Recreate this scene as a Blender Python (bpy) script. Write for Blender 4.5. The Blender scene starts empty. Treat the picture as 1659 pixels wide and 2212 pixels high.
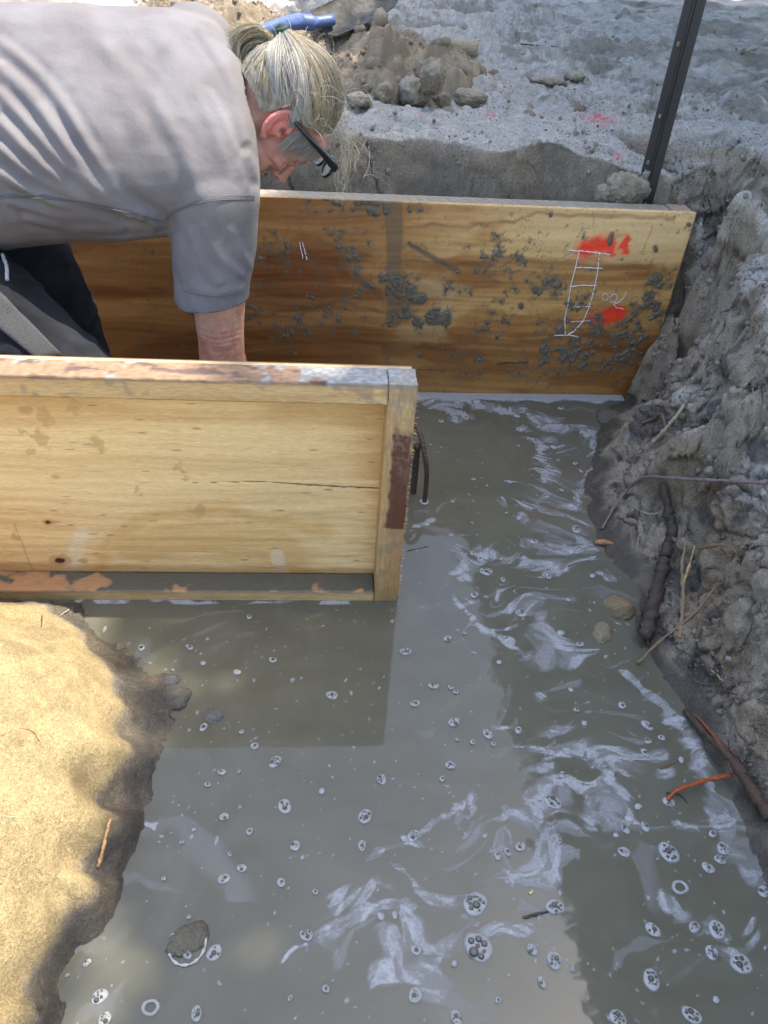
import bpy, bmesh, math, random
import numpy as np
from mathutils import Vector, Matrix
from mathutils.geometry import delaunay_2d_cdt
rnd = random.Random(7)
C = bpy.context.scene.collection
SC = bpy.context.scene

# ------------------------------------------------------------------ camera
H = 1.42
CX, CY, F = 829.5, 1106.0, 1665.0
PIT, ROLL, YAW = .6693, .0746, .0991
f0 = np.array([math.sin(YAW)*math.cos(PIT), math.cos(YAW)*math.cos(PIT), -math.sin(PIT)])
_r0 = np.array([math.cos(YAW), -math.sin(YAW), 0.0]); _u0 = np.cross(_r0, f0)
rv = _r0*math.cos(ROLL)+_u0*math.sin(ROLL); uv = -_r0*math.sin(ROLL)+_u0*math.cos(ROLL)
CAM = np.array([0, 0, H])
def ray(a, b): return f0+rv*(a-CX)/F-uv*(b-CY)/F
def atz(a, b, z=0.0):
    d = ray(a, b); return CAM+d*(z-H)/d[2]
def aty(a, b, y):
    d = ray(a, b); return CAM+d*y/d[1]
def proj(P):
    P = np.asarray(P, float)-CAM; w = P@f0
    return CX+F*(P@rv)/w, CY-F*(P@uv)/w
cd = bpy.data.cameras.new('camera'); cam = bpy.data.objects.new('camera', cd); C.objects.link(cam)
cam.matrix_world = Matrix(((rv[0], uv[0], -f0[0], 0), (rv[1], uv[1], -f0[1], 0), (rv[2], uv[2], -f0[2], H), (0, 0, 0, 1)))
cd.sensor_fit = 'VERTICAL'; cd.sensor_height = 34.6; cd.lens = 34.6*F/2212; cd.clip_start = .01; cd.clip_end = 500
SC.camera = cam

# ------------------------------------------------------------------ light
SUN_EL, SUN_AZ = math.radians(65), math.radians(78)      # azimuth from +y towards +x
w = bpy.data.worlds.new('World'); SC.world = w; w.use_nodes = True
nt = w.node_tree; bg = nt.nodes['Background']; sky = nt.nodes.new('ShaderNodeTexSky')
sky.sky_type = 'NISHITA'; sky.sun_disc = False; sky.sun_elevation = SUN_EL; sky.sun_rotation = SUN_AZ
sky.air_density = 1.0; sky.dust_density = 2.5; sky.ozone_density = 1.0
nt.links.new(sky.outputs[0], bg.inputs[0]); bg.inputs[1].default_value = .15
sd = bpy.data.lights.new('sun', 'SUN'); sd.energy = 2.5; sd.angle = math.radians(.6); sd.color = (1, .94, .84)
so = bpy.data.objects.new('sun', sd); C.objects.link(so)
SD = Vector((math.sin(SUN_AZ)*math.cos(SUN_EL), math.cos(SUN_AZ)*math.cos(SUN_EL), math.sin(SUN_EL)))
so.rotation_euler = SD.to_track_quat('Z', 'Y').to_euler(); so.location = (8, 2, 12)
SC.view_settings.view_transform = 'Standard'; SC.view_settings.look = 'None'
SC.view_settings.exposure = 2.15; SC.view_settings.gamma = 1
SC.cycles.max_bounces = 6; SC.cycles.transparent_max_bounces = 12; SC.cycles.caustics_reflective = False; SC.cycles.caustics_refractive = False

# ------------------------------------------------------------------ numpy noise
_rs = np.random.RandomState(3)
_perm = _rs.permutation(256).astype(np.int64); _perm = np.concatenate([_perm, _perm])
_g = _rs.normal(size=(256, 3)); _g /= np.linalg.norm(_g, axis=1)[:, None]
def _h(i, j, k): return _perm[(_perm[(_perm[i & 255]+j) & 255]+k) & 255]
def pn(P, s=1.0, seed=0.0):
    P = np.asarray(P, float)*s+seed*17.31
    I = np.floor(P).astype(np.int64); f = P-I; u = f*f*f*(f*(f*6-15)+10); r = 0
    for dx in (0, 1):
        for dy in (0, 1):
            for dz in (0, 1):
                g = _g[_h(I[:, 0]+dx, I[:, 1]+dy, I[:, 2]+dz)]
                d = (g*(f-np.array([dx, dy, dz]))).sum(1)
                r = r+d*(u[:, 0] if dx else 1-u[:, 0])*(u[:, 1] if dy else 1-u[:, 1])*(u[:, 2] if dz else 1-u[:, 2])
    return r*1.6
def fbm(P, s=1.0, o=4, seed=0.0, gain=.5):
    r = 0; a = 1
    for i in range(o): r = r+a*pn(P, s, seed+i*1.7); a *= gain; s *= 2.03
    return r
_wj = _rs.rand(256, 3)
def wor(P, s=1.0, seed=0.0):
    P = np.asarray(P, float)*s+seed*9.7
    I = np.floor(P).astype(np.int64); f = P-I
    best = np.full(len(P), 9.0); sec = np.full(len(P), 9.0); ids = np.zeros(len(P), int)
    for dx in (-1, 0, 1):
        for dy in (-1, 0, 1):
            for dz in (-1, 0, 1):
                h = _h(I[:, 0]+dx, I[:, 1]+dy, I[:, 2]+dz)
                d = ((_wj[h]+np.array([dx, dy, dz])-f)**2).sum(1)
                m = d < best; sec = np.where(m, best, np.minimum(sec, d)); best = np.where(m, d, best); ids = np.where(m, h, ids)
    return np.sqrt(best), np.sqrt(sec), ids/255.0
_wt = _rs.normal(size=(256, 3)); _wt /= np.linalg.norm(_wt, axis=1)[:, None]
def facet(P, s, seed=0.0):
    """broken-block relief: every cell is its own tilted plane; returns (height -1..1, distance to the crack)"""
    P = np.asarray(P, float)*s+seed*5.3; I = np.floor(P).astype(np.int64); f = P-I; best = np.full(len(P), 9.0); sec = best.copy(); h0 = np.zeros(len(P)); 
    for dx in (-1, 0, 1):
        for dy in (-1, 0, 1):
            for dz in (-1, 0, 1):
                h = _h(I[:, 0]+dx, I[:, 1]+dy, I[:, 2]+dz); q = f-(_wj[h]+np.array([dx, dy, dz])); d = (q**2).sum(1); t = (q*_wt[h]).sum(1)+(_wj[h, 0]-.5)*.6
                m = d < best; sec = np.where(m, best, np.minimum(sec, d)); best = np.where(m, d, best); h0 = np.where(m, t, h0)
    return h0, np.sqrt(sec)-np.sqrt(best)
def sm(a, b, x): t = np.clip((x-a)/(b-a), 0, 1); return t*t*(3-2*t)
def mix(a, b, t): t = np.asarray(t)[:, None]; return np.asarray(a)*(1-t)+np.asarray(b)*t
def seg_dist(px, py, pts):
    d = np.full(px.shape, 1e9)
    for (ax, ay), (bx, by) in zip(pts[:-1], pts[1:]):
        vx, vy = bx-ax, by-ay; t = np.clip(((px-ax)*vx+(py-ay)*vy)/(vx*vx+vy*vy+1e-9), 0, 1)
        d = np.minimum(d, np.hypot(px-ax-t*vx, py-ay-t*vy))
    return d
def blur(Z, s):
    k = np.exp(-.5*(np.arange(-3*s, 3*s+1)/s)**2); k /= k.sum(); n = 3*s
    Z = np.apply_along_axis(lambda v: np.convolve(np.pad(v, n, 'edge'), k, 'valid'), 0, Z)
    return np.apply_along_axis(lambda v: np.convolve(np.pad(v, n, 'edge'), k, 'valid'), 1, Z)

# ------------------------------------------------------------------ object helpers
def tag(o, label=None, cat=None, group=None, kind=None):
    if label: o['label'] = label
    if cat: o['category'] = cat
    if group: o['group'] = group
    if kind: o['kind'] = kind
    return o
def mesh_np(name, V, Fc, mats, parent=None, smooth=True, cols=None, midx=None):
    me = bpy.data.meshes.new(name); V = np.asarray(V, np.float32)
    if isinstance(Fc, np.ndarray):
        n, k = Fc.shape
        me.vertices.add(len(V)); me.vertices.foreach_set('co', V.ravel())
        me.loops.add(n*k); me.loops.foreach_set('vertex_index', Fc.ravel().astype(np.int32))
        me.polygons.add(n); me.polygons.foreach_set('loop_start', np.arange(0, n*k, k, dtype=np.int32))
        me.update(calc_edges=True)
    else:
        me.from_pydata([tuple(v) for v in V], [], Fc)
    if cols:
        for an, a in cols.items():
            a = np.asarray(a, np.float32)
            if a.ndim == 2:
                at = me.attributes.new(an, 'FLOAT_COLOR', 'POINT'); c = np.ones((len(V), 4), np.float32); c[:, :3] = a
                at.data.foreach_set('color', c.ravel())
            else:
                at = me.attributes.new(an, 'FLOAT', 'POINT'); at.data.foreach_set('value', a)
    if smooth: me.polygons.foreach_set('use_smooth', np.ones(len(me.polygons), bool))
    for m in (mats if isinstance(mats, (list, tuple)) else [mats]): me.materials.append(m)
    if midx is not None: me.polygons.foreach_set('material_index', np.asarray(midx, np.int32))
    me.validate(); me.update()
    o = bpy.data.objects.new(name, me); C.objects.link(o)
    if parent is not None: o.parent = parent
    return o
def empty(name, loc=(0, 0, 0), rz=0):
    o = bpy.data.objects.new(name, None); C.objects.link(o); o.location = loc; o.rotation_euler = (0, 0, rz)
    o.empty_display_size = .05
    return o
def grid_faces(nx, ny):
    i = np.arange(nx*ny).reshape(ny, nx)
    return np.stack([i[:-1, :-1], i[:-1, 1:], i[1:, 1:], i[1:, :-1]], -1).reshape(-1, 4)
class MB:
    def __init__(s): s.v = []; s.f = []; s.c = []
    def add(s, v, f, c=None):
        n = len(s.v); s.v += [tuple(x) for x in v]; s.f += [tuple(i+n for i in q) for q in f]
        if c is not None: s.c += [c]*len(v)
    def box(s, a, b, bev=0):
        x0, y0, z0 = a; x1, y1, z1 = b; e = bev
        if not e:
            v = [(x, y, z) for z in (z0, z1) for y in (y0, y1) for x in (x0, x1)]
            s.add(v, [(0, 2, 3, 1), (4, 5, 7, 6), (0, 1, 5, 4), (2, 6, 7, 3), (0, 4, 6, 2), (1, 3, 7, 5)]); return
        bm = bmesh.new(); bmesh.ops.create_cube(bm, size=1)
        for q in bm.verts: q.co = Vector(((x0+x1)/2+q.co.x*(x1-x0), (y0+y1)/2+q.co.y*(y1-y0), (z0+z1)/2+q.co.z*(z1-z0)))
        bmesh.ops.bevel(bm, geom=bm.edges[:], offset=e, segments=2, affect='EDGES')
        bm.verts.ensure_lookup_table(); bm.verts.index_update()
        s.add([tuple(q.co) for q in bm.verts], [tuple(q.index for q in p.verts) for p in bm.faces]); bm.free()
    def tube(s, pts, rad, n=8, c=None, jit=0, cap=True):
        pts = [np.array(p, float) for p in pts]; m = len(pts)
        rad = [rad]*m if isinstance(rad, (int, float)) else rad
        t0 = pts[1]-pts[0]; t0 /= np.linalg.norm(t0)+1e-9
        nrm = np.cross(t0, [0, 0, 1.0]);
        if np.linalg.norm(nrm) < .1: nrm = np.cross(t0, [0, 1.0, 0])
        nrm /= np.linalg.norm(nrm); V = []
        for i in range(m):
            t = pts[min(i+1, m-1)]-pts[max(i-1, 0)]; t /= np.linalg.norm(t)+1e-9
            nrm = nrm-t*(nrm@t); nrm /= np.linalg.norm(nrm)+1e-9; b = np.cross(t, nrm)
            for k in range(n):
                a = 2*math.pi*k/n; r = rad[i]*(1+(rnd.uniform(-jit, jit) if jit else 0))
                V.append(pts[i]+r*(nrm*math.cos(a)+b*math.sin(a)))
        Fc = [(i*n+k, i*n+(k+1) % n, (i+1)*n+(k+1) % n, (i+1)*n+k) for i in range(m-1) for k in range(n)]
        if cap: Fc += [tuple(range(n-1, -1, -1)), tuple((m-1)*n+k for k in range(n))]
        s.add(V, Fc, c)
    def sphere(s, c, r, M=None, sub=2):
        bm = bmesh.new(); bmesh.ops.create_icosphere(bm, subdivisions=sub, radius=1)
        r = (r, r, r) if isinstance(r, (int, float)) else r; bm.verts.index_update()
        V = np.array([q.co[:] for q in bm.verts])*np.array(r)
        if M is not None: V = V@np.asarray(M)
        s.add(V+np.array(c), [tuple(q.index for q in p.verts) for p in bm.faces]); bm.free()
    def build(s, name, m, parent=None, smooth=True):
        return mesh_np(name, s.v, s.f, m, parent, smooth, {'Col': np.array(s.c)} if s.c else None)
def spline(pts, n=8):
    P = [np.array(p, float) for p in pts]; P = [2*P[0]-P[1]]+P+[2*P[-1]-P[-2]]; out = []
    for i in range(1, len(P)-2):
        for k in range(n):
            t = k/n; a, b, c, d = P[i-1:i+3]
            out.append(.5*((2*b)+(-a+c)*t+(2*a-5*b+4*c-d)*t*t+(-a+3*b-3*c+d)*t**3))
    out.append(P[-2]); return out

# ------------------------------------------------------------------ material helpers
def mat(name, col=(.5, .5, .5), rough=.8, attr=None, noise=None, bump=None, metal=0, spec=.5, rattr=None):
    """Principled; attr = colour attribute; noise = (scale, amount[, stretch]) multiplies the colour; bump = list of (scale, dist)"""
    m = bpy.data.materials.new(name); m.use_nodes = True; nt = m.node_tree; L = nt.links.new; N = nt.nodes
    p = N['Principled BSDF']; p.inputs['Roughness'].default_value = rough; p.inputs['Metallic'].default_value = metal
    p.inputs['Specular IOR Level'].default_value = spec; p.inputs['Base Color'].default_value = (*col, 1)
    tc = N.new('ShaderNodeTexCoord'); src = None
    if attr: a = N.new('ShaderNodeAttribute'); a.attribute_name = attr; src = a.outputs['Color']
    if noise:
        for ns in (noise if isinstance(noise[0], (tuple, list)) else [noise]):
            n = N.new('ShaderNodeTexNoise'); n.inputs['Scale'].default_value = ns[0]; n.inputs['Detail'].default_value = 8
            mp = N.new('ShaderNodeMapping'); mp.inputs['Scale'].default_value = ns[2] if len(ns) > 2 else (1, 1, 1)
            L(tc.outputs['Object'], mp.inputs[0]); L(mp.outputs[0], n.inputs[0])
            r = N.new('ShaderNodeMapRange'); r.inputs[1].default_value = .3; r.inputs[2].default_value = .7
            r.inputs[3].default_value = 1-ns[1]; r.inputs[4].default_value = 1+ns[1]; L(n.outputs[0], r.inputs[0])
            mx = N.new('ShaderNodeVectorMath'); mx.operation = 'SCALE'
            if src: L(src, mx.inputs[0])
            else: mx.inputs[0].default_value = col
            L(r.outputs[0], mx.inputs['Scale']); src = mx.outputs[0]
    if src: L(src, p.inputs['Base Color'])
    if rattr:
        a = N.new('ShaderNodeAttribute'); a.attribute_name = rattr; L(a.outputs['Fac'], p.inputs['Roughness'])
    prev = None
    for b in (bump or []):
        n = N.new('ShaderNodeTexNoise'); n.inputs['Scale'].default_value = b[0]; n.inputs['Detail'].default_value = 6; n.inputs['Roughness'].default_value = .6
        mp = N.new('ShaderNodeMapping'); mp.inputs['Scale'].default_value = b[2] if len(b) > 2 else (1, 1, 1)
        L(tc.outputs['Object'], mp.inputs[0]); L(mp.outputs[0], n.inputs[0])
        bp = N.new('ShaderNodeBump'); bp.inputs['Strength'].default_value = 1; bp.inputs['Distance'].default_value = b[1]
        L(n.outputs[0], bp.inputs['Height'])
        if prev: L(prev, bp.inputs['Normal'])
        prev = bp.outputs[0]
    if prev: L(prev, p.inputs['Normal'])
    return m
M_soil = mat('sandy_soil', attr='Col', rattr='Rough', noise=[(170, .22), (420, .28), (22, .16)], bump=[(130, .011), (420, .0055)])
M_clod = mat('soil_clods', attr='Col', rough=.95, noise=[(260, .25)], bump=[(140, .006), (400, .003)])
M_ply = mat('wet_plywood', attr='Col', rattr='Rough', noise=[(60, .16, (1, 1, 14)), (900, .05)], bump=[(60, .0006, (1, 1, 14))])
M_timber = mat('sawn_timber', attr='Col', rattr='Rough', noise=[(40, .18, (1, 8, 8)), (700, .08)], bump=[(500, .0012), (40, .0008, (1, 8, 8))])
M_timberv = mat('sawn_timber_upright', attr='Col', rattr='Rough', noise=[(40, .18, (8, 8, 1)), (700, .08)], bump=[(500, .0012)])
M_mud = mat('wet_mud', (.145, .112, .072), .6, noise=(90, .3), bump=[(120, .004)])
M_shirt = mat('grey_fleece', attr='Col', rough=.95, noise=[(700, .10), (14, .04)], bump=[(900, .0012), (45, .002)], spec=.2)
M_trouser = mat('black_trousers', (.014, .015, .018), .9, noise=[(500, .3), (8, .5)], bump=[(700, .001), (30, .003)], spec=.2)
M_patch = mat('grey_stretch_panel', (.05, .05, .048), .9, noise=[(90, .6, (1, 12, 12))], bump=[(90, .002, (1, 10, 10))])
M_seam = mat('seam_thread', (.105, .098, .105), .9)
M_skin = mat('skin', attr='Col', rough=.5, noise=[(220, .10), (40, .12)], bump=[(420, .0007), (90, .0012)])
M_skin.node_tree.nodes['Principled BSDF'].inputs['Subsurface Weight'].default_value = .12
M_skin.node_tree.nodes['Principled BSDF'].inputs['Subsurface Radius'].default_value = (.01, .004, .002)
M_hair = mat('hair_strands', attr='Col', rough=.45)
M_hairb = mat('hair_mass', (.26, .22, .16), .7, noise=[(70, .45, (1, 1, 1))], bump=[(200, .003)])
M_tie = mat('green_hair_tie', (.012, .045, .038), .8)
M_black = mat('black_plastic', (.012, .012, .013), .3)
M_steel = mat('dark_painted_steel', (.022, .02, .019), .42, noise=[(9, .35, (1, 1, .3)), (300, .2)], bump=[(120, .0006)])
M_hole = mat('bare_metal_rim', (.35, .25, .14), .5)
M_rust = mat('rusty_rebar', (.075, .045, .028), .6, noise=[(120, .5)], bump=[(200, .002)])
M_blue = mat('blue_shovel_paint', (.05, .085, .20), .5, noise=[(60, .35)], bump=[(90, .001)])
M_chalk = mat('white_chalk', (.75, .74, .70), .95)
M_root = mat('roots', attr='Col', rough=.7, noise=[(200, .4)], bump=[(150, .003)])
M_leaf = mat('leaves', (.055, .10, .025), .6, noise=[(3, .3)])
M_bark = mat('bark', (.09, .07, .05), .9, noise=[(20, .4)], bump=[(25, .02)])
M_handle = mat('weathered_wood_handle', (.26, .21, .13), .8, noise=[(30, .3, (1, 6, 6))], bump=[(60, .001)])

# ================================================================== GROUND (one sheet, pit dug into it)
def wv3(q, sc, sd_): return np.stack([pn(q, sc, sd_), pn(q, sc, sd_+1), pn(q, sc, sd_+2)], 1)
BANK = []
def build_ground():
    G = .79
    P = []
    def px(z_uv):
        for u, v, z in z_uv:
            p = atz(u, v, z); P.append((p[0], p[1], z))
    # right bank, toe to top: (u, v, k) = a point whose height rises k metres per metre in from the waterline
    WY = [-2, .3, .69, .87, 1.05, 1.18, 1.3, 1.43, 1.6, 1.75, 2.06, 2.36, 2.55]; WX = [.80, .83, .845, .844, .829, .80, .82, .857, .843, .815, .887, 1.0, 1.12]
    def pk(L_, d0=.05):
        for u, v, k in L_:
            lo, hi = 0., .95
            for _ in range(30):
                z = (lo+hi)/2; p = atz(u, v, z)
                if z < k*(p[0]-np.interp(p[1], WY, WX)-d0): lo = z
                else: hi = z
            p = atz(u, v, lo); P.append((p[0], p[1], max(lo, .015)))
    px([(1335, 862, 0), (1300, 900, 0), (1275, 1000, 0), (1262, 1060, 0), (1285, 1130, 0), (1310, 1210, 0), (1370, 1290, 0), (1375, 1370, .0), (1400, 1430, 0), (1475, 1530, 0),
        (1540, 1650, 0), (1600, 1790, 0), (1650, 1890, 0), (1690, 2050, 0), (1730, 2250, 0)])
    px([(1270, 862, -.05), (1240, 900, -.05), (1210, 1000, -.05), (1190, 1100, -.05), (1210, 1200, -.05), (1270, 1300, -.05), (1300, 1400, -.05), (1360, 1520, -.05), (1440, 1680, -.06), (1520, 1850, -.07), (1560, 2100, -.08)])
    px([(1380, 875, .03), (1340, 930, .03), (1325, 1010, .03), (1335, 1100, .035), (1375, 1190, .03), (1410, 1290, .03), (1425, 1380, .03), (1490, 1490, .025), (1555, 1610, .02), (1630, 1750, .025)])
    pk([(1430, 870, 2.0), (1405, 930, 2), (1405, 1010, 1.6), (1415, 1090, 2), (1440, 1160, 1.5), (1460, 1250, 1.2), (1490, 1310, 1.8), (1510, 1420, 2.2), (1565, 1545, 2.5), (1625, 1665, 3), (1665, 1740, 3)])
    px([(a, b, float(aty(a, b, y_)[2])) for a, b, y_ in ((1420, 840, 2.40), (1436, 800, 2.46), (1462, 715, 2.52), (1478, 650, 2.56), (1496, 580, 2.60), (1508, 520, 2.64), (1520, 465, 2.68))])
    P += [(1.23, 2.50, -.02), (1.23, 2.56, -.02)]
    pk([(1470, 860, 2.2), (1485, 930, 3.0), (1540, 890, 1.8), (1560, 980, 2.4), (1500, 1040, 1.6), (1560, 1090, 2.2), (1478, 1170, .8), (1535, 1180, 1.8), (1512, 1270, 1.3), (1535, 1380, 1.8), (1600, 1480, 2.6), (1665, 1600, 3.4)], .04)
    pk([(1610, 1000, 1.7), (1665, 950, 1.5), (1665, 1090, 1.8), (1610, 1190, 1.9), (1665, 1220, 3.2), (1620, 1330, 2.8), (1665, 1400, 3.2), (1605, 1400, 2.3), (1575, 1290, 1.5)], .04)
    pk([(1560, 680, 2.4), (1600, 625, 2.6), (1660, 600, 2.6), (1548, 800, 2.0), (1562, 860, 1.6), (1600, 810, 2.8), (1665, 790, 3.0), (1665, 890, 1.7), (1595, 885, 1.6)], .04)
    pk([(1536, 640, 1.3), (1562, 560, 1.7), (1540, 500, 2.0), (1600, 520, 2.1), (1665, 500, 2.1), (1590, 575, 1.6), (1500, 650, 1.3), (1500, 760, 1.2), (1520, 830, 1.5), (1475, 790, 1.3)], .04)
    px([(1530, 440, .75), (1600, 400, .80), (1665, 330, .83), (1500, 400, .77), (1455, 385, .74), (1560, 300, .82)])
    for x in (1.3, 1.6, 2.2):
        for y in (.0, .5, .9, 1.3, 1.7, 2.1): P.append((x+.30, y, .74+.02*x))
    for y in (.35, -.2, -.8, -1.4): P += [(.82, y, 0), (1.1, y, .4), (.7, y, -.08)]
    # back wall
    for u, v, z in [(556, 262, .80), (640, 280, .80), (700, 290, .80), (780, 288, .80), (850, 298, .79), (930, 300, .79), (1010, 318, .79), (1060, 330, .78), (1100, 325, .79), (1180, 305, .80), (1250, 330, .79), (1330, 360, .78), (1400, 375, .76)]:
        p = atz(u, v, z); P.append((p[0], p[1], z)); b = aty(u, v+128, p[1]-.045); P.append((b[0], b[1], .52))
    for x in np.linspace(-2.6, 1.1, 12): P.append((x, 2.66, .1)); P.append((x, 2.6, -.1))
    for x in (-2.6, -2.1, -1.6, -1.1, -.7): P.append((x, 2.86, .8)); P.append((x, 2.78, .5))
    P += [(1.24, 2.70, .35), (1.27, 2.85, .6), (1.22, 2.6, .1)]
    # far end of the trench, left
    for y in (2.6, 2.2, 1.8, 1.5): P += [(-2.6, y, -.1), (-2.75, y, .5), (-2.85, y, .78)]
    # pit bed
    for x in (-2.3, -1.7, -1.1, -.5, .1, .6): 
        for y in (1.55, 1.9, 2.3): P.append((x, y, -.14))
    for x in (-.1, .3, .6):
        for y in (-1.2, -.4, .2, .6, 1.0, 1.3): P.append((x, y, -.14))
    # left lobe
    px([(0, 1306, .10), (60, 1304, .09), (100, 1312, .07), (180, 1362, .06), (238, 1435, .07), (262, 1500, .09), (245, 1600, .12), (195, 1750, .13), (160, 1890, .14), (112, 1960, .14), (62, 2130, .13), (15, 2215, .12)])
    rimp = [atz(*q) for q in ((60, 2215, .12), (62, 2130, .13), (112, 1960, .14), (160, 1890, .14), (195, 1750, .13), (245, 1600, .12), (262, 1500, .09), (238, 1435, .07), (180, 1362, .06), (100, 1312, .07))]
    RY = [q[1] for q in rimp]; RX = [q[0] for q in rimp]
    for u, v, k in [(100, 1400, .5), (0, 1400, .75), (150, 1470, .9), (200, 1560, .9), (160, 1700, 1.1), (90, 1850, 1.1), (0, 1550, 1.0), (90, 1600, 1.0), (0, 1750, 1.1), (70, 1780, 1.2), (0, 1950, 1.1), (30, 2000, 1.1), (-80, 1500, .9), (-80, 1700, .9), (-120, 1900, .9), (-120, 2100, .9), (-40, 2150, .9)]:
        lo, hi = .05, .6
        for _ in range(30):
            z = (lo+hi)/2; p = atz(u, v, z)
            if z < .11+k*(np.interp(p[1], RY, RX)-p[0]): lo = z
            else: hi = z
        p = atz(u, v, lo); P.append((p[0], p[1], lo))
    for x, y in ((-1.1, 1.2), (-1.1, .9), (-1.1, .5), (-1.15, .1), (-1.15, -.5), (-1.15, -1.3), (-1.5, 1.0), (-1.6, .3), (-1.6, -.8)): P.append((x, y, .42+.05*(-x-1)))
    for x in (-1.2, -1.7, -2.3): P += [(x, 1.38, .12), (x, 1.46, .05), (x, 1.2, .45)]
    # left mud strip at the toe of the lobe
    px([(190, 1352, 0), (235, 1400, 0), (290, 1400, 0), (340, 1440, 0), (392, 1470, .004), (395, 1545, .004), (380, 1590, 0), (345, 1640, 0), (338, 1690, 0), (318, 1765, 0), (236, 1900, 0), (158, 2050, 0), (82, 2190, 0)])
    px([(268, 1440, .014), (300, 1480, .022), (320, 1560, .02), (276, 1510, .022), (263, 1600, .03), (285, 1590, .028), (290, 1680, .026), (218, 1750, .036), (250, 1760, .026), (180, 1885, .036), (210, 1890, .024), (134, 1960, .033), (155, 1990, .022), (76, 2130, .03), (96, 2130, .018), (245, 1420, .014)])
    px([(330, 1370, -.06), (430, 1440, -.06), (450, 1560, -.06), (420, 1680, -.06), (400, 1790, -.07), (320, 1940, -.07), (250, 2090, -.07), (190, 2212, -.07)])
    for y in (.33, .1, -.4, -.9, -1.3): P += [(-1.0, y, .42), (-.64, y, .16), (-.56, y, .06), (-.50, y, 0), (-.42, y, -.08)]
    # rear edge of the trench behind the camera and the flats all round
    for x in (-.6, 0, .5, .9): P += [(x, -1.5, -.1), (x, -1.62, .4), (x, -1.75, .72)]
    for x in np.linspace(-6, 6, 13):
        for y in (3.1, 3.6, 4.3, 5.5, 7, 9): P.append((x, y, G+.02*math.sin(x*3+y*1.7)+.02*(y > 5)))
        for y in (-2.2, -4, -6): P.append((x, y, .76))
    for s in (-1, 1):
        for y in (-3, -1, 0, 1, 2, 3): P += [(s*3.4, y, .78), (s*5, y, .8)]
    for a in range(16):
        P.append((70*math.cos(a*math.pi/8), 70*math.sin(a*math.pi/8), .9))
    P = np.array(P)
    xs = np.concatenate([-1.35-np.cumsum(.006*1.05**np.arange(125))[::-1], np.arange(-1.35, .76, .0055), np.arange(.76, 1.60, .0026), 1.60+np.cumsum(.006*1.05**np.arange(125))])
    ys = np.concatenate([.30-np.cumsum(.008*1.05**np.arange(121))[::-1], np.arange(.30, 2.62, .0055), np.arange(2.62, 2.9, .003), np.arange(2.9, 3.25, .0055), 3.25+np.cumsum(.0056*1.0075**np.arange(270))])
    ys = np.concatenate([ys, ys[-1]+np.cumsum(.05*1.08**np.arange(60))])
    lim = 62; xs = xs[np.abs(xs) < lim]; ys = ys[np.abs(ys) < lim]
    _, _, tris, _, _, _ = delaunay_2d_cdt([Vector((a, b)) for a, b in P[:, :2]], [], [], 0, 1e-5)
    Vd, _, tris, orig, _, _ = delaunay_2d_cdt([Vector((a, b)) for a, b in P[:, :2]], [], [], 0, 1e-5)
    Vd = np.array([v[:] for v in Vd]); Zd = np.array([P[o[0], 2] for o in orig])
    Z = np.full((len(ys), len(xs)), .8)
    for t in tris:
        a, b, c = Vd[t[0]], Vd[t[1]], Vd[t[2]]; za, zb, zc = Zd[list(t)]
        i0, i1 = np.searchsorted(xs, min(a[0], b[0], c[0])), np.searchsorted(xs, max(a[0], b[0], c[0]), 'right')
        j0, j1 = np.searchsorted(ys, min(a[1], b[1], c[1])), np.searchsorted(ys, max(a[1], b[1], c[1]), 'right')
        if i1 <= i0 or j1 <= j0: continue
        X, Y = np.meshgrid(xs[i0:i1], ys[j0:j1]); D = (b[1]-c[1])*(a[0]-c[0])+(c[0]-b[0])*(a[1]-c[1])
        if abs(D) < 1e-12: continue
        l1 = ((b[1]-c[1])*(X-c[0])+(c[0]-b[0])*(Y-c[1]))/D; l2 = ((c[1]-a[1])*(X-c[0])+(a[0]-c[0])*(Y-c[1]))/D; l3 = 1-l1-l2
        m = (l1 >= -1e-6) & (l2 >= -1e-6) & (l3 >= -1e-6); S = Z[j0:j1, i0:i1]; S[m] = (l1*za+l2*zb+l3*zc)[m]
    Z = blur(Z, 3)
    X, Y = np.meshgrid(xs, ys); nx, ny = len(xs), len(ys)
    Z = np.where((X < 1.19)&(X > -2.5)&(Y > 2.455+(X-1.2)*.0236)&(Y < 2.645), np.minimum(Z, -.07), Z)
    V = np.stack([X, Y, Z], -1).reshape(-1, 3)
    gy, gx = np.gradient(Z, ys, xs)
    N = np.stack([-gx, -gy, np.ones_like(gx)], -1).reshape(-1, 3); slope = np.hypot(gx, gy).ravel(); N /= np.linalg.norm(N, axis=1)[:, None]
    near = (np.abs(V[:, 0]) < 9) & (V[:, 1] < 12) & (V[:, 1] > -2.5)
    Q = V[near]; zz = Q[:, 2]; x = Q[:, 0]; y = Q[:, 1]
    left = sm(-.1, -.25, x)*sm(1.5, 1.45, y)                       # the smooth sandy lobe side
    top = sm(.62, .76, zz)*(1-sm(.7, 1.6, slope[near]))
    right = sm(.3, .6, x)*np.maximum(1-sm(2.62, 2.75, y), sm(1.22, 1.4, x)*(1-sm(3.2, 3.9, y)))
    back = sm(2.6, 2.7, y)*(1-top)*(y < 3.1)*(1-sm(1.15, 1.32, x))
    wetz = 1-sm(.02, .10, zz)
    big = fbm(Q*np.array([1, 1, 1.6]), 4, 2, 1)*.018; med = fbm(Q, 16, 3, 2)
    f1, f2, idn = wor(Q+.035*np.stack([pn(Q, 7, 5), pn(Q, 7, 6), pn(Q, 7, 7)], 1)+.006*np.stack([pn(Q, 40, 5), pn(Q, 40, 6), pn(Q, 40, 7)], 1), 8.5, 1)
    eb = f2-f1; blocks = sm(0, .22, eb)*.012+(idn-.5)*.030*sm(0, .05, eb)-.006
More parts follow.
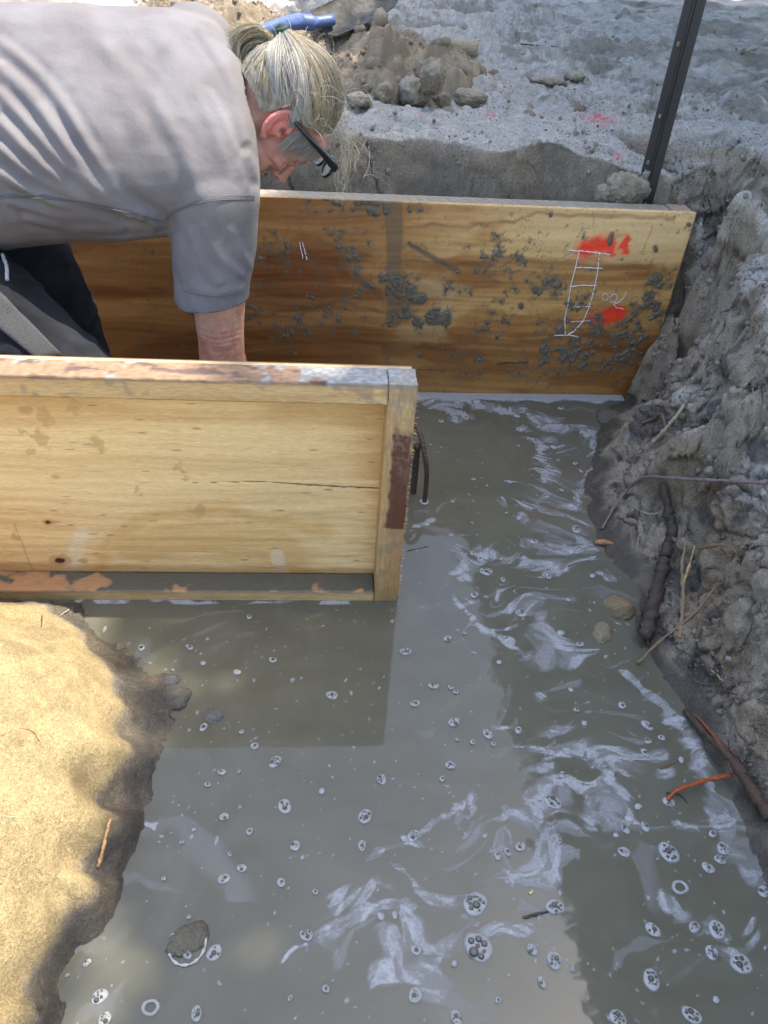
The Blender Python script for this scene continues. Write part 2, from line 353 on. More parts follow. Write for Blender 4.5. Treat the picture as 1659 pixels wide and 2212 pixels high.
    h1, h2, hid = wor(Q+.01*np.stack([pn(Q, 20, 5), pn(Q, 20, 6), pn(Q, 20, 7)], 1), 24, 3); blocks = blocks+sm(0, .2, h2-h1)*.006+(hid-.5)*.010                                # chunky broken blocks
    stp = 1-.9*sm(1.1, 3., slope[near])
    wq = Q+.03*np.stack([pn(Q, 6, 5), pn(Q, 6, 6), pn(Q, 6, 7)], 1)+.004*np.stack([fbm(Q, 50, 2, 5), fbm(Q, 50, 2, 6), fbm(Q, 50, 2, 7)], 1)
    fa1, ed1 = facet(wq, 4.6, 1); fa2, ed2 = facet(wq, 12, 2); fa3, ed3 = facet(wq, 32, 3)
    blocks = fa1*.034+fa2*.013*(.4+.6*stp)+fa3*.0045*(.4+.6*sm(-.2, .2, fbm(Q, 4, 2, 16)))*stp-.026*sm(.07, .0, ed1+.03*pn(Q, 25, 17))*sm(-.15, .15, fbm(Q, 3, 2, 18))
    g1, g2, gid = wor(Q, 45, 2); crumbs = np.maximum(0, .55-g1)
    clump = sm(-.05, .35, fbm(Q, 4.5, 3, 11)); 
    fine = fbm(Q, 60, 3, 4)
    leftrim = left*sm(.05, .075, zz+.012*fbm(Q, 20, 2, 12))
    amp_r = right*(1-wetz*.75)
    d = big*(.6+.5*right)*(1-.5*left)+amp_r*(blocks+med*.004+stp*(crumbs*(.002+.010*clump)+fine*.0045))
    d += leftrim*(med*.0035+fine*.0012)+left*(1-leftrim)*(med*.008+fine*.005+blocks*.18+crumbs*.004)
    d += top*(1-right)*(med*.012+crumbs*.018*clump+fine*.0060+blocks*.6*clump)
    d += back*(med*.006+fine*.0018)
    # flats beyond: trampled, ridged
    far = sm(3.0, 3.6, y); d += far*(fbm(Q*np.array([.6, 1.6, 1]), 3.2, 4, 8)*.050+fbm(Q*np.array([.7, 1.5, 1]), 9, 4, 9)*.034+.045*sm(.1, .5, fbm(Q, 6, 3, 14))*(.6-wor(Q, 11, 15)[0]))
    # cracks in the right bank and the back wall
    e = f2-f1; crack = right*sm(.1, .5, slope[near])*np.maximum(0, 1-e/.05)*(1-wetz)*.03
    e2 = np.abs(pn(Q*np.array([1, 1, .5]), 3.1, 33)); crack += (back+.6*top*sm(3.2, 2.9, y))*np.maximum(0, 1-e2/.02)*.018
    d -= crack
    flat = sm(.0, .03, zz)*wetz; d *= (1-.45*flat)
    d = d*np.where(zz < -.03, .3, 1)
    V[near] = Q+N[near]*d[:, None]
    # relax the faces that the displacement has stretched or folded
    G3 = V.reshape(ny, nx, 3)
    for _ in range(2):
        e = np.zeros((ny, nx)); dz = np.abs(np.diff(G3[..., 2], axis=1)); e[:, 1:] = dz; e[:, :-1] = np.maximum(e[:, :-1], dz); dz = np.abs(np.diff(G3[..., 2], axis=0)); e[1:] = np.maximum(e[1:], dz); e[:-1] = np.maximum(e[:-1], dz)
        k_ = np.ones(5)/5; wgt = sm(.006, .018, e)*(X > .4)*(X < 2.2)*(Y < 3.4)
        for _2 in range(2): wgt = np.maximum(wgt, .9*np.maximum(np.roll(wgt, 1, 1), np.roll(wgt, -1, 1)))
        i0, i1 = np.searchsorted(xs, .4), np.searchsorted(xs, 2.2); j1 = np.searchsorted(ys, 3.4); S_ = G3[:j1, i0:i1]; B_ = S_.copy()
        for ax in (0, 1):
            Pd = np.pad(B_, [(2, 2) if a == ax else (0, 0) for a in range(3)], 'edge'); n_ = B_.shape[ax]
            B_ = sum(np.take(Pd, range(q, q+n_), ax) for q in range(5))/5
        w_ = wgt[:j1, i0:i1, None]*.8; G3[:j1, i0:i1] = S_*(1-w_)+B_*w_
    # second relief on the relaxed faces: broken blocks, grains and cracks along the true normals
    i0, i1 = np.searchsorted(xs, .35), np.searchsorted(xs, 2.3); j1 = np.searchsorted(ys, 3.6); S_ = G3[:j1, i0:i1]
    tu = np.gradient(S_, axis=1); tv = np.gradient(S_, axis=0); nn = np.cross(tu, tv); nn /= np.linalg.norm(nn, axis=2)[..., None]+1e-12
    q = S_.reshape(-1, 3); wq = q+.02*wv3(q, 7, 40)+.004*wv3(q, 45, 43)
    a1, b1 = facet(wq, 9, 11); a2, b2 = facet(wq, 24, 12); g1, _, gi = wor(q, 55, 13); cl2 = sm(-.1, .3, fbm(q, 5, 3, 14)); hgt = q[:, 2]
    m = sm(.3, .5, q[:, 0])*sm(.015, .07, hgt)*(.30+.70*(1-sm(.70, .8, hgt)))*np.where(q[:, 1] > 2.62, np.where(q[:, 0] < 1.2, .35, 1), 1)
    d2 = a1*.016+a2*(.003+.006*cl2)-.016*sm(.06, .0, b1)*sm(-.1, .2, fbm(q, 4, 2, 15))-.006*sm(.07, .0, b2)*cl2+np.maximum(0, .55-g1)*.010*cl2+fbm(q, 34, 4, 16)*.0040
    G3[:j1, i0:i1] = S_+nn*(d2*m).reshape(S_.shape[:2])[..., None]
    CRK = np.zeros((ny, nx)); CRK[:j1, i0:i1] = (m*np.maximum(sm(.07, .0, b1)*sm(-.1, .2, fbm(q, 4, 2, 15)), .6*sm(.07, .0, b2)*cl2)).reshape(S_.shape[:2])
    V = G3.reshape(-1, 3)
    # ---- soil colour: crust, damp, wet, plus shade painted into the cracks (moisture follows height above the water and the kind of soil)
    Q2 = V[near]; n1 = fbm(Q2, 2.2, 4, 21); n2 = fbm(Q2, 11, 3, 22)
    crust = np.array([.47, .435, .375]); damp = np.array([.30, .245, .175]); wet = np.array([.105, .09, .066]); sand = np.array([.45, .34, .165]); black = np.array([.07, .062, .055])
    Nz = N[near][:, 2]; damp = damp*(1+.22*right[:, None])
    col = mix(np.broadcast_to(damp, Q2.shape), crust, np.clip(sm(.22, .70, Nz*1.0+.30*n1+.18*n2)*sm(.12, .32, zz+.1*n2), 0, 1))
    col = mix(col, damp*.95, back*.85); col = mix(col, damp*.5, CRK.ravel()[near]*.8)  # bank cracks darkened in colour, standing in for the shade inside them
    col = mix(col, np.array([.24, .205, .155]), far*sm(.0, .45, n1+.5*n2)*.75)
    col = mix(col, sand, leftrim*sm(.04, .09, zz))
    col = mix(col, sand*.62, leftrim*sm(.15, .45, n2)*.5)
    orange = np.array([.25, .185, .11])
    col = mix(col, orange, right*sm(.05, .12, zz)*(1-sm(.30, .42, zz+.08*n1))*sm(-.1, .2, n1+.3*n2)*.8)
    col = mix(col, black, right*sm(.4, .6, fbm(Q2, 7, 3, 31))*(1-sm(.5, .7, zz))*.75)
    wt = np.clip(1-sm(.015, .06, zz+.03*n2), 0, 1)
    col = mix(col, wet, wt*np.where(leftrim > .5, 0, 1))
    col = mix(col, np.array([.135, .12, .095]), left*(1-leftrim)*(.75+.25*sm(0, .3, n2))); col = mix(col, np.array([.20, .155, .105]), left*(1-leftrim)*sm(.1, .4, fbm(Q2, 8, 3, 35))*.7)
    BANK.append(Q2[(Q2[:, 0] > .82)&(Q2[:, 0] < 1.75)&(Q2[:, 1] > .5)&(Q2[:, 1] < 3.0)&(Q2[:, 2] > .03)&(fbm(Q2, 4.5, 3, 36) > .05)])
    # pink survey paint sprayed on the crumbs
    for u, v, z, r in ((1285, 262, .80, .085), (905, 241, .80, .03), (1060, 245, .80, .02), (985, 200, .8, .02), (1330, 330, .79, .03), (1395, 300, .8, .02)):
        p = atz(u, v, z); dd = np.hypot((Q2[:, 0]-p[0]), (Q2[:, 1]-p[1])*.55)
        col = mix(col, np.array([.85, .10, .13]), sm(r, r*.3, dd+.03*pn(Q2, 40, 41))*sm(.0, .25, pn(Q2, 70, 42)+.15*(r > .05))*.9)
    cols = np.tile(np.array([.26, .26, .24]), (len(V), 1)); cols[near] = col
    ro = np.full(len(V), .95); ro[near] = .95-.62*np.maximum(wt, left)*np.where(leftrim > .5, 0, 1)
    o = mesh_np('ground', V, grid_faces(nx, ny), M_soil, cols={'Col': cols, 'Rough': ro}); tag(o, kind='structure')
    return xs, ys, V[:, 2].reshape(ny, nx)
GX, GY, GZ = build_ground()
def gz(x, y):
    i = int(np.clip(np.searchsorted(GX, x), 1, len(GX)-1)); j = int(np.clip(np.searchsorted(GY, y), 1, len(GY)-1)); return float(GZ[j, i])
def hit(u, v):
    """where the sight line of a photo pixel meets the modelled ground"""
    d = ray(u, v); t = .6
    while t < 14:
        p = CAM+d*t
        if p[2] < max(gz(p[0], p[1]), 0): return p
        t += .004
    return CAM+d*3

# ================================================================== WATER and FOAM FILM
def water_mat():
    m = bpy.data.materials.new('muddy_water'); m.use_nodes = True; nt = m.node_tree; N = nt.nodes; L = nt.links.new
    p = N['Principled BSDF']; p.inputs['Roughness'].default_value = .035; p.inputs['IOR'].default_value = 1.36
    tc = N.new('ShaderNodeTexCoord'); n = N.new('ShaderNodeTexNoise'); n.inputs['Scale'].default_value = 3; n.inputs['Detail'].default_value = 5; n.inputs['Distortion'].default_value = 2.5
    L(tc.outputs['Object'], n.inputs[0]); cr = N.new('ShaderNodeValToRGB'); L(n.outputs[0], cr.inputs[0])
    cr.color_ramp.elements[0].position = .35; cr.color_ramp.elements[0].color = (.100, .095, .066, 1); cr.color_ramp.elements[1].position = .7; cr.color_ramp.elements[1].color = (.122, .117, .086, 1)
    L(cr.outputs[0], p.inputs['Base Color'])
    n2 = N.new('ShaderNodeTexNoise'); n2.inputs['Scale'].default_value = 7; L(tc.outputs['Object'], n2.inputs[0]); b = N.new('ShaderNodeBump'); b.inputs['Distance'].default_value = .0006
    n2.inputs['Detail'].default_value = 3; L(n2.outputs[0], b.inputs['Height']); L(b.outputs[0], p.inputs['Normal'])
    return m
ww = mesh_np('water', [(-3, -1.8, 0), (2.2, -1.8, 0), (2.2, 3.0, 0), (-3, 3.0, 0)], [(0, 1, 2, 3)], water_mat()); tag(ww, kind='structure')
def film_mat():
    m = bpy.data.materials.new('foam_film'); m.use_nodes = True; nt = m.node_tree; N = nt.nodes; L = nt.links.new
    p = N['Principled BSDF']; p.inputs['Base Color'].default_value = (.34, .345, .34, 1); p.inputs['Roughness'].default_value = .45
    a = N.new('ShaderNodeAttribute'); a.attribute_name = 'Foam'
    tc = N.new('ShaderNodeTexCoord'); n = N.new('ShaderNodeTexNoise'); n.inputs['Scale'].default_value = 160; n.inputs['Detail'].default_value = 4; L(tc.outputs['Object'], n.inputs[0])
    r = N.new('ShaderNodeMapRange'); r.inputs[1].default_value = .3; r.inputs[2].default_value = .7; r.inputs[3].default_value = .75; r.inputs[4].default_value = 1.25; L(n.outputs[0], r.inputs[0])
    mu = N.new('ShaderNodeMath'); mu.operation = 'MULTIPLY'; mu.use_clamp = True; L(a.outputs['Fac'], mu.inputs[0]); L(r.outputs[0], mu.inputs[1]); L(mu.outputs[0], p.inputs['Alpha'])
    return m
c8 = lambda L_: [(663.6+.6*x, 1260.8+.6*y) for x, y in L_]
c4 = lambda L_: [(829.5+.3*x, 796.3+.3*y) for x, y in L_]
def build_film():
    x0, x1, y0, y1, st = -.62, 1.12, .33, 2.52, .0023
    xs = np.arange(x0, x1, st); ys = np.arange(y0, y1, st); X, Y = np.meshgrid(xs, ys); n = X.size
    P = np.stack([X.ravel(), Y.ravel(), np.zeros(n)], 1)
    wa = np.stack([fbm(P, 3, 3, 51), fbm(P, 3, 3, 52), 0*P[:, 0]], 1)
    Pw = P+wa*.045; wb = np.stack([fbm(Pw, 10, 3, 53), fbm(Pw, 10, 3, 54), 0*P[:, 0]], 1)*.014; Pw = Pw+wb
    def world(pts): return [tuple(atz(u, v)[:2]) for u, v in pts]
    dens = np.zeros(n); px, py = P[:, 0]+wa[:, 0]*.02+wb[:, 0]*1.2, P[:, 1]+wa[:, 1]*.02+wb[:, 1]*1.2
    def stream(pts, wd, st_=1.0):
        nonlocal dens
        d = seg_dist(px, py, world(pts)); dens = np.maximum(dens, st_*np.exp(-(d/wd)**2))
    stream(c4([(345, 262), (470, 235), (600, 240), (760, 265), (850, 300)]), .035, 1.15); stream(c4([(430, 300), (500, 345), (570, 340)]), .03, 1.0)
    stream(c4([(850, 300), (1000, 320), (1150, 380), (1300, 420), (1450, 430), (1540, 520), (1540, 620)]), .042, 1.15)
    stream(c4([(870, 350), (1040, 470), (1150, 560), (1120, 680), (1180, 760), (1100, 840), (1150, 900), (1000, 990), (960, 1060)]), .026, 1.05)
    stream(c4([(1200, 520), (1330, 600), (1500, 640)]), .03, .8); stream(c4([(1540, 640), (1480, 720), (1440, 800), (1400, 950), (1240, 1000)]), .026, 1.05)
    stream(c4([(1180, 950), (1250, 1100), (1220, 1250), (1280, 1400), (1200, 1500)]), .08, .75); stream(c4([(1330, 1130), (1400, 1200), (1500, 1380), (1560, 1440), (1640, 1540)]), .02, .9)
    stream(c4([(1030, 1240), (1120, 1300), (1200, 1380)]), .035, .9); stream(c4([(760, 1310), (900, 1370), (1050, 1410), (1180, 1430), (1290, 1480)]), .030, 1.15)
    stream(c4([(540, 1290), (640, 1330), (720, 1390), (780, 1330)]), .022, 1.0); stream(c4([(640, 1400), (560, 1470), (400, 1500), (470, 1550), (640, 1510)]), .018, 1.0)
    stream(c4([(470, 1540), (520, 1600), (590, 1680), (650, 1790), (720, 1850), (860, 1870), (960, 1840)]), .011, 1.2)
    stream(c4([(980, 1730), (1130, 1730), (1120, 1900), (1270, 2000), (1380, 2110)]), .085, 1.1); stream(c4([(720, 1860), (880, 1960), (1000, 2050), (1150, 2070)]), .020, 1.0); stream(c4([(1230, 1770), (1260, 1900), (1340, 1990)]), .02, 1.0)
    stream(c4([(170, 1200), (260, 1120), (370, 1070), (420, 980), (520, 920)]), .009, .8); stream(c4([(150, 1050), (280, 1020)]), .01, .7)
    stream(c8([(600, 60), (560, 0)]), .012, 1)
    stream(c8([(840, 410), (930, 350), (1040, 300)]), .018, .9); stream(c8([(980, 330), (1000, 400)]), .03, .7)
    stream(c8([(960, 560), (870, 600), (860, 680), (930, 700), (1010, 680), (1060, 620), (1120, 600)]), .05, .85); stream(c8([(1010, 850), (1060, 790), (1130, 750)]), .045, 1.25)
    stream(c8([(1085, 650), (1135, 710)]), .018, 1); stream(c8([(920, 700), (880, 780), (760, 860), (700, 930), (640, 1030)]), .06, .85); stream(c8([(830, 820), (840, 950), (800, 1080), (750, 1110)]), .05, .75)
    stream(c8([(910, 960), (930, 1000), (880, 900), (990, 860)]), .03, .9); stream(c8([(570, 770), (590, 820), (560, 900), (540, 800), (400, 890), (300, 950), (220, 980)]), .013, 1.0)
    stream(c8([(160, 1170), (250, 1110), (290, 1180), (350, 1270), (430, 1340), (480, 1440)]), .030, .82); stream(c8([(180, 1220), (220, 1160)]), .015, 1.1); stream(c8([(370, 1140), (400, 1240)]), .02, .95); stream(c8([(390, 1370), (470, 1360), (550, 1250)]), .013, .9)
    stream(c8([(80, 1230), (105, 1310)]), .02, 1.0); stream(c8([(100, 1150), (125, 1230)]), .02, 1.0); stream(c8([(270, 1410), (330, 1370)]), .018, 1.0); stream(c8([(300, 1040), (400, 1090), (540, 1130)]), .012, .9)
    stream(c8([(570, 1190), (640, 1240), (740, 1240), (850, 1170)]), .016, .95); stream(c8([(740, 1180), (800, 1100)]), .01, .8)
    stream(c8([(1160, 330), (1280, 430), (1350, 560), (1400, 640), (1440, 700), (1460, 780), (1520, 880), (1580, 960), (1630, 1070)]), .020, 1.1); stream(c8([(1460, 780), (1540, 900), (1560, 960)]), .035, 1.1)
    stream(c8([(1330, 800), (1390, 870), (1440, 890)]), .014, .95); stream(c8([(1150, 540), (1220, 600), (1290, 690)]), .02, .7); stream(c8([(1270, 1130), (1350, 1190), (1440, 1220), (1490, 1260), (1550, 1360)]), .016, .85)
    stream(c8([(1580, 1190), (1600, 1260)]), .02, .8); stream(c8([(1140, 640), (1220, 730), (1260, 780)]), .02, .7)
    # swirls cut the dense film into filaments
    wv = lambda q, sc, sd_: np.stack([fbm(q, sc, 2, sd_), fbm(q, sc, 2, sd_+1), 0*dens], 1)
    Pa = P+.11*wv(P, 3.0, 81); Pa = Pa+.035*wv(Pa, 9, 83); Pb = Pa+.010*wv(Pa, 30, 85)
    fil = pn(Pb*np.array([5, 26, 1]), 1, 60); fil2 = pn(Pb*np.array([12, 60, 1]), 1, 61); cell = pn(Pb, 22, 62)
    n10 = fbm(Pb, 11, 4, 64)
    body = sm(.50, .64, dens*.82+.46*n10+.40*fil+.20*fil2+.10*cell); thickz = sm(.75, 1.1, dens+.2*n10)
    foam = body*np.clip(.62+.30*fil+.16*cell+.20*thickz, .15, .9)
    foam *= 1-.8*sm(.10, .02, np.abs(fil+.12))*(1-.6*thickz); foam *= 1-.6*sm(.18, .42, pn(Pb, 13, 66))*(1-.3*thickz)
    halo = sm(.10, .45, dens+.15*n10)*sm(.05, .35, fil+.3*fil2)
    foam = np.maximum(foam, .5*halo)
    gran = pn(Pb, 75, 74); rag = pn(Pa*np.array([1, 1.6, 1]), 34, 75)
    foam *= (1-.55*sm(.05, .40, rag))*(1-.30*sm(.1, .5, gran))
    foam = np.maximum(foam, .28*sm(.30, .50, fil2)*sm(.05, .45, dens+.2*n10))
    foam = np.maximum(foam, .20*sm(.25, .55, fil)*sm(.0, .35, fbm(P, 3.2, 3, 67)))
    # flecks strewn over the water
    f1, f2, idn = wor(Pw*np.array([1, 1, 0]), 26, 5); fl = sm(.13, .07, f1/(.25+idn*1.2))*(idn > .33)
    f3, _, id3 = wor(Pw*np.array([1, 1, 0]), 60, 6); fl2 = sm(.15, .09, f3/(.35+id3))*(id3 > .5)
    foam = np.maximum(foam, np.maximum(fl*.6, fl2*.55))
    # white froth along the foot of the rear board and the front box
    bx = X.ravel(); rear = 2.5117+(1.1975-bx)*0-(1.1975-bx)*.0236
    nb = fbm(P, 8, 3, 70); foam = np.maximum(foam, sm(.052+.02*nb, .030+.02*nb, np.abs(rear-P[:, 1]-.006)+.0*bx)*(bx > .1)*(P[:, 1] < rear)*1.0)
    foam = np.maximum(foam, sm(.010, .004, np.abs(P[:, 1]-1.408)+.004*nb)*(bx < .2)*sm(-.1, .2, fbm(P, 12, 2, 71))*.9)
    # tide marks where film laps the mud
    Fm = foam.reshape(X.shape); gf = grid_faces(len(xs), len(ys)); keep = foam[gf].max(1) > .02; gf = gf[keep]
    used = np.unique(gf); rm = -np.ones(n, int); rm[used] = np.arange(len(used))
    V = P[used]; V[:, 2] = .0012
    froth = (np.abs(rear-P[:, 1]-.006) < .05)[used] & (V[:, 0] > .1); V[froth, 2] += .006*foam[used][froth]
    o = mesh_np('foam_film', V, rm[gf], film_mat(), cols={'Foam': np.clip(foam[used], 0, 1)}); tag(o, kind='stuff')
build_film()
def bubble_mats():
    a = mat('bubble_froth', (.37, .375, .36), .4, noise=(600, .2), bump=[(500, .0008)])
    at = a.node_tree.nodes.new('ShaderNodeAttribute'); at.attribute_name = 'A'; a.node_tree.links.new(at.outputs['Fac'], a.node_tree.nodes['Principled BSDF'].inputs['Alpha'])
    m = bpy.data.materials.new('bubble_skin'); m.use_nodes = True; nt = m.node_tree; N = nt.nodes; L = nt.links.new
    N.remove(N['Principled BSDF']); out = N['Material Output']
    lw = N.new('ShaderNodeLayerWeight'); lw.inputs['Blend'].default_value = .42
    r = N.new('ShaderNodeMapRange'); r.inputs[1].default_value = .35; r.inputs[2].default_value = .85; r.inputs[3].default_value = 0; r.inputs[4].default_value = .9; L(lw.outputs['Facing'], r.inputs[0])
    t = N.new('ShaderNodeBsdfTransparent'); t.inputs[0].default_value = (.62, .62, .60, 1); g = N.new('ShaderNodeBsdfGlossy'); g.inputs['Roughness'].default_value = .02; d = N.new('ShaderNodeBsdfDiffuse'); d.inputs[0].default_value = (.7, .7, .68, 1)
    fr = N.new('ShaderNodeFresnel'); fr.inputs[0].default_value = 1.45; m1 = N.new('ShaderNodeMixShader'); L(fr.outputs[0], m1.inputs[0]); L(t.outputs[0], m1.inputs[1]); L(g.outputs[0], m1.inputs[2])
    m2 = N.new('ShaderNodeMixShader'); L(r.outputs[0], m2.inputs[0]); L(m1.outputs[0], m2.inputs[1]); L(d.outputs[0], m2.inputs[2]); L(m2.outputs[0], out.inputs[0])
    return a, m
M_froth, M_bub = bubble_mats(); M_frothr = mat('froth_ring_white', (.45, .45, .43), .4, noise=(600, .3), bump=[(400, .002)])
BUB = [(.44*x, 1260.8+.44*y, .44*r) for x, y, r in [(1225,166,15),(1020,274,12),(695,318,20),(933,316,18),(998,394,15),(1340,378,20),(1165,438,17),(1630,550,28),(848,427,10),(1000,708,22),(1187,731,12),(1250,800,20),(1352,877,32),(1090,929,18),(1173,925,11),(1020,990,15),(1580,1022,16),(1398,1096,34),(1101,1147,20),(1226,1220,17),(953,1212,10),(895,1273,11),(1128,1332,12),(1188,1400,21),(1100,1452,25),(805,1451,11),(1450,1290,25),(1380,1470,20),(1548,1516,15),(1505,1728,28),(1052,1815,34),(980,1720,16),(920,1825,20),(428,1865,17),(490,2030,30),(740,2083,33),(965,2113,28),(515,2140,28),(1600,1992,16),(1425,2037,12),(928,1640,10)]]
BUB += [(663.6+.6*x, 1260.8+.6*y, .6*r) for x, y, r in [(506,200,15),(355,247,20),(690,285,10),(566,180,7),(455,370,18),(388,433,18),(516,376,10),(535,392,10),(528,500,22),(650,543,20),(760,530,14),(540,563,8),(596,573,10),(670,580,10),(515,655,17),(486,705,11),(268,707,18),(883,786,28),(918,690,12),(208,840,25),(382,910,22),(198,945,18),(767,948,18),(721,967,15),(685,985,14),(905,927,12),(604,1155,38),(892,1165,28),(617,1310,45),(810,1318,18),(890,1358,25),(845,1437,16),(392,1322,16),(315,1195,12),(265,1200,13),(390,1483,22),(530,1370,11),(537,1565,22),(687,1502,11),(1222,512,20),(1133,440,15),(1228,570,12),(1275,557,12),(1215,610,15),(1345,637,12),(1300,787,18),(1190,805,12),(1158,848,14),(1144,887,15),(1215,877,16),(1110,908,9),(1140,968,18),(1300,970,32),(1458,902,14),(1497,955,20),(1485,995,18),(1442,1025,18),(1341,1095,24),(1243,1248,22),(1392,1238,18),(1473,1247,26),(1560,1370,30),(1455,1330,20),(1238,1427,28),(1383,1555,26),(1117,1565,26),(1470,1500,10),(1640,1110,18),(770,108,20),(912,180,14),(982,220,14),(968,457,10),(997,505,10),(602,43,15),(940,60,9),(948,385,10)]]
BUB += [(829.5+.3*x, 796.3+.3*y, .3*r) for x, y, r in [(1275,290,23),(957,345,26),(1040,335,14),(410,383,20),(485,340,12),(970,445,15),(1218,570,22),(1375,688,18),(1417,742,18),(1190,757,18),(1277,878,18),(1167,920,25),(1385,1160,42),(640,1335,24),(1080,1250,28),(690,1375,22),(735,1465,44),(857,1523,22),(1185,1500,25),(1500,1497,20),(1350,1322,25),(1172,1182,10),(634,1116,12),(880,1045,12),(650,1637,25),(1330,1665,15)]]
LM = [('the front box post', 870, 1290), ('the rear board foot', 1100, 860), ('the rebar loop', 915, 1020), ('the frothy mud lump', 405, 2030), ('the red root', 1500, 1710), ('the thick dark root', 1395, 1390), ('the straw coloured twig', 228, 1830),
      ('the two left clods', 380, 1500), ('the large film patch', 1190, 1360), ('the widest bubble cluster', 1034, 2047), ('the bottom photo edge', 830, 2212), ('the lower right corner', 1650, 2200), ('the box front rail', 430, 1300), ('the floating dark twig', 1150, 1975), ('the orange bark piece', 1305, 1175)]
def build_bubbles():
    labels = {}; recs = []
    rb = random.Random(5)
    for (u, v, r) in BUB:
        best = min(LM, key=lambda l: math.hypot(l[1]-u, l[2]-v)); dx, dy = u-best[1], v-best[2]
        if abs(dx) > 2*abs(dy): dr = 'right of' if dx > 0 else 'left of'
        elif abs(dy) > 2*abs(dx): dr = 'below' if dy > 0 else 'above'
        else: dr = ('lower ' if dy > 0 else 'upper ')+('right of' if dx > 0 else 'left of')
        recs.append([u, v, r, best[0], dr, math.hypot(dx, dy)])
    order = {}
    for q in recs: order.setdefault((q[3], q[4]), []).append(q)
    ords = ['nearest', 'second nearest', 'third nearest', 'fourth nearest', 'fifth nearest', 'sixth nearest', 'seventh nearest', 'eighth nearest', 'ninth nearest', 'tenth nearest', 'eleventh nearest', 'twelfth nearest', 'thirteenth nearest', 'fourteenth nearest', 'fifteenth nearest', 'sixteenth nearest']
    for k, L_ in order.items():
        L_.sort(key=lambda q: q[5])
        for i, q in enumerate(L_):
            sz = 'large' if q[2] > 14 else 'medium' if q[2] > 9 else 'small'
            q.append(f'{sz} foam {"bubbles" if q[2] > 8 else "bubble"}, {ords[min(i, 15)]} {k[1]} {k[0]}')
    for u, v, r, _, _, _, lab in recs:
        c = atz(u, v); R = r*np.linalg.norm(c-CAM)/F*.98
        mb = MB(); k = 30; base = len(mb.v); ph = rb.uniform(0, 6); ec = rb.uniform(.75, 1.0); an = rb.uniform(0, 3.1)
        def rim(a, q): 
            rr = R*q*(1+.09*math.sin(2*a+ph)+.03*math.sin(3*a+ph*2)+.02*math.sin(5*a+ph*3)); x, y = rr*math.cos(a), rr*ec*math.sin(a)
            return x*math.cos(an)-y*math.sin(an), x*math.sin(an)+y*math.cos(an)
        rings = [(1.16, .0008), (.92, .0030), (.75, .0042)]; V = []
        ring_only = (abs(r-33*.44) < .3)
        for q, h in rings: V += [(*rim(2*math.pi*i/k, q), h) for i in range(k)]
        Fc = [(a*k+i, a*k+(i+1) % k, (a+1)*k+(i+1) % k, (a+1)*k+i) for a in range(2) for i in range(k)]
        if ring_only: V += [(*rim(2*math.pi*i/k, .62), .0015) for i in range(k)]; Fc += [(2*k+i, 2*k+(i+1) % k, 3*k+(i+1) % k, 3*k+i) for i in range(k)]
        else: V.append((0, 0, .0045)); Fc += [(2*k+i, 2*k+(i+1) % k, 3*k) for i in range(k)]
        mb.add(V, Fc); nf = len(Fc); mi = [0]*nf
        nb = 0 if ring_only or (r < 8.5 and rb.random() < .35) else (1 if r < 7 else rb.choice([1, 2, 3]) if r < 10 else rb.choice([4, 5, 6, 7]) if r < 15 else 11); placed = []
        tries = 0
        while len(placed) < nb and tries < 200:
            tries += 1; first = not placed
            br = R*(.46 if nb == 1 else .40 if first else rb.uniform(.13, .30)) if nb < 4 else R*(.36 if first else rb.uniform(.12, .26))
            a = rb.uniform(0, 6.28); q = 0 if nb == 1 else rb.uniform(0.05, .72)
            x, y = rim(a, q)
            if math.hypot(x, y)+br > R*.98*.92 and nb > 1: continue
            if all(math.hypot(x-a_, y-b_) > (br+c_)*.93 for a_, b_, c_ in placed): placed.append((x, y, br))
        dome = []
        for x, y, br in placed:
            # dark well below a glassy dome
            q0 = len(mb.v); mb.add([(x+br*.9*math.cos(2*math.pi*i/12), y+br*.9*math.sin(2*math.pi*i/12), .0052) for i in range(12)], [tuple(range(12))]); mi.append(2)
            V = []; rg = 5
            for j in range(rg):
                el = j/rg*math.pi/2; V += [(x+br*math.cos(el)*math.cos(2*math.pi*i/14), y+br*math.cos(el)*math.sin(2*math.pi*i/14), .004+br*.75*math.sin(el)) for i in range(14)]
            V.append((x, y, .004+br*.75)); Fc = [(a*14+i, a*14+(i+1) % 14, (a+1)*14+(i+1) % 14, (a+1)*14+i) for a in range(rg-1) for i in range(14)]+[((rg-1)*14+i, (rg-1)*14+(i+1) % 14, rg*14) for i in range(14)]
            mb.add(V, Fc); mi += [1]*len(Fc)
        al = np.full(len(mb.v), .8); al[:k] = 0.0; al[k:2*k] = .75
        o = mesh_np('foam_bubbles', mb.v, mb.f, [M_froth, M_bub, M_mudw], midx=mi, cols={'A': al}); o.location = (c[0], c[1], .001)
        tag(o, lab, 'bubbles', 'foam bubbles floating on the muddy water')
M_mudw = mat('muddy_water_seen_through_bubble', (.21, .205, .17), .15)
build_bubbles()

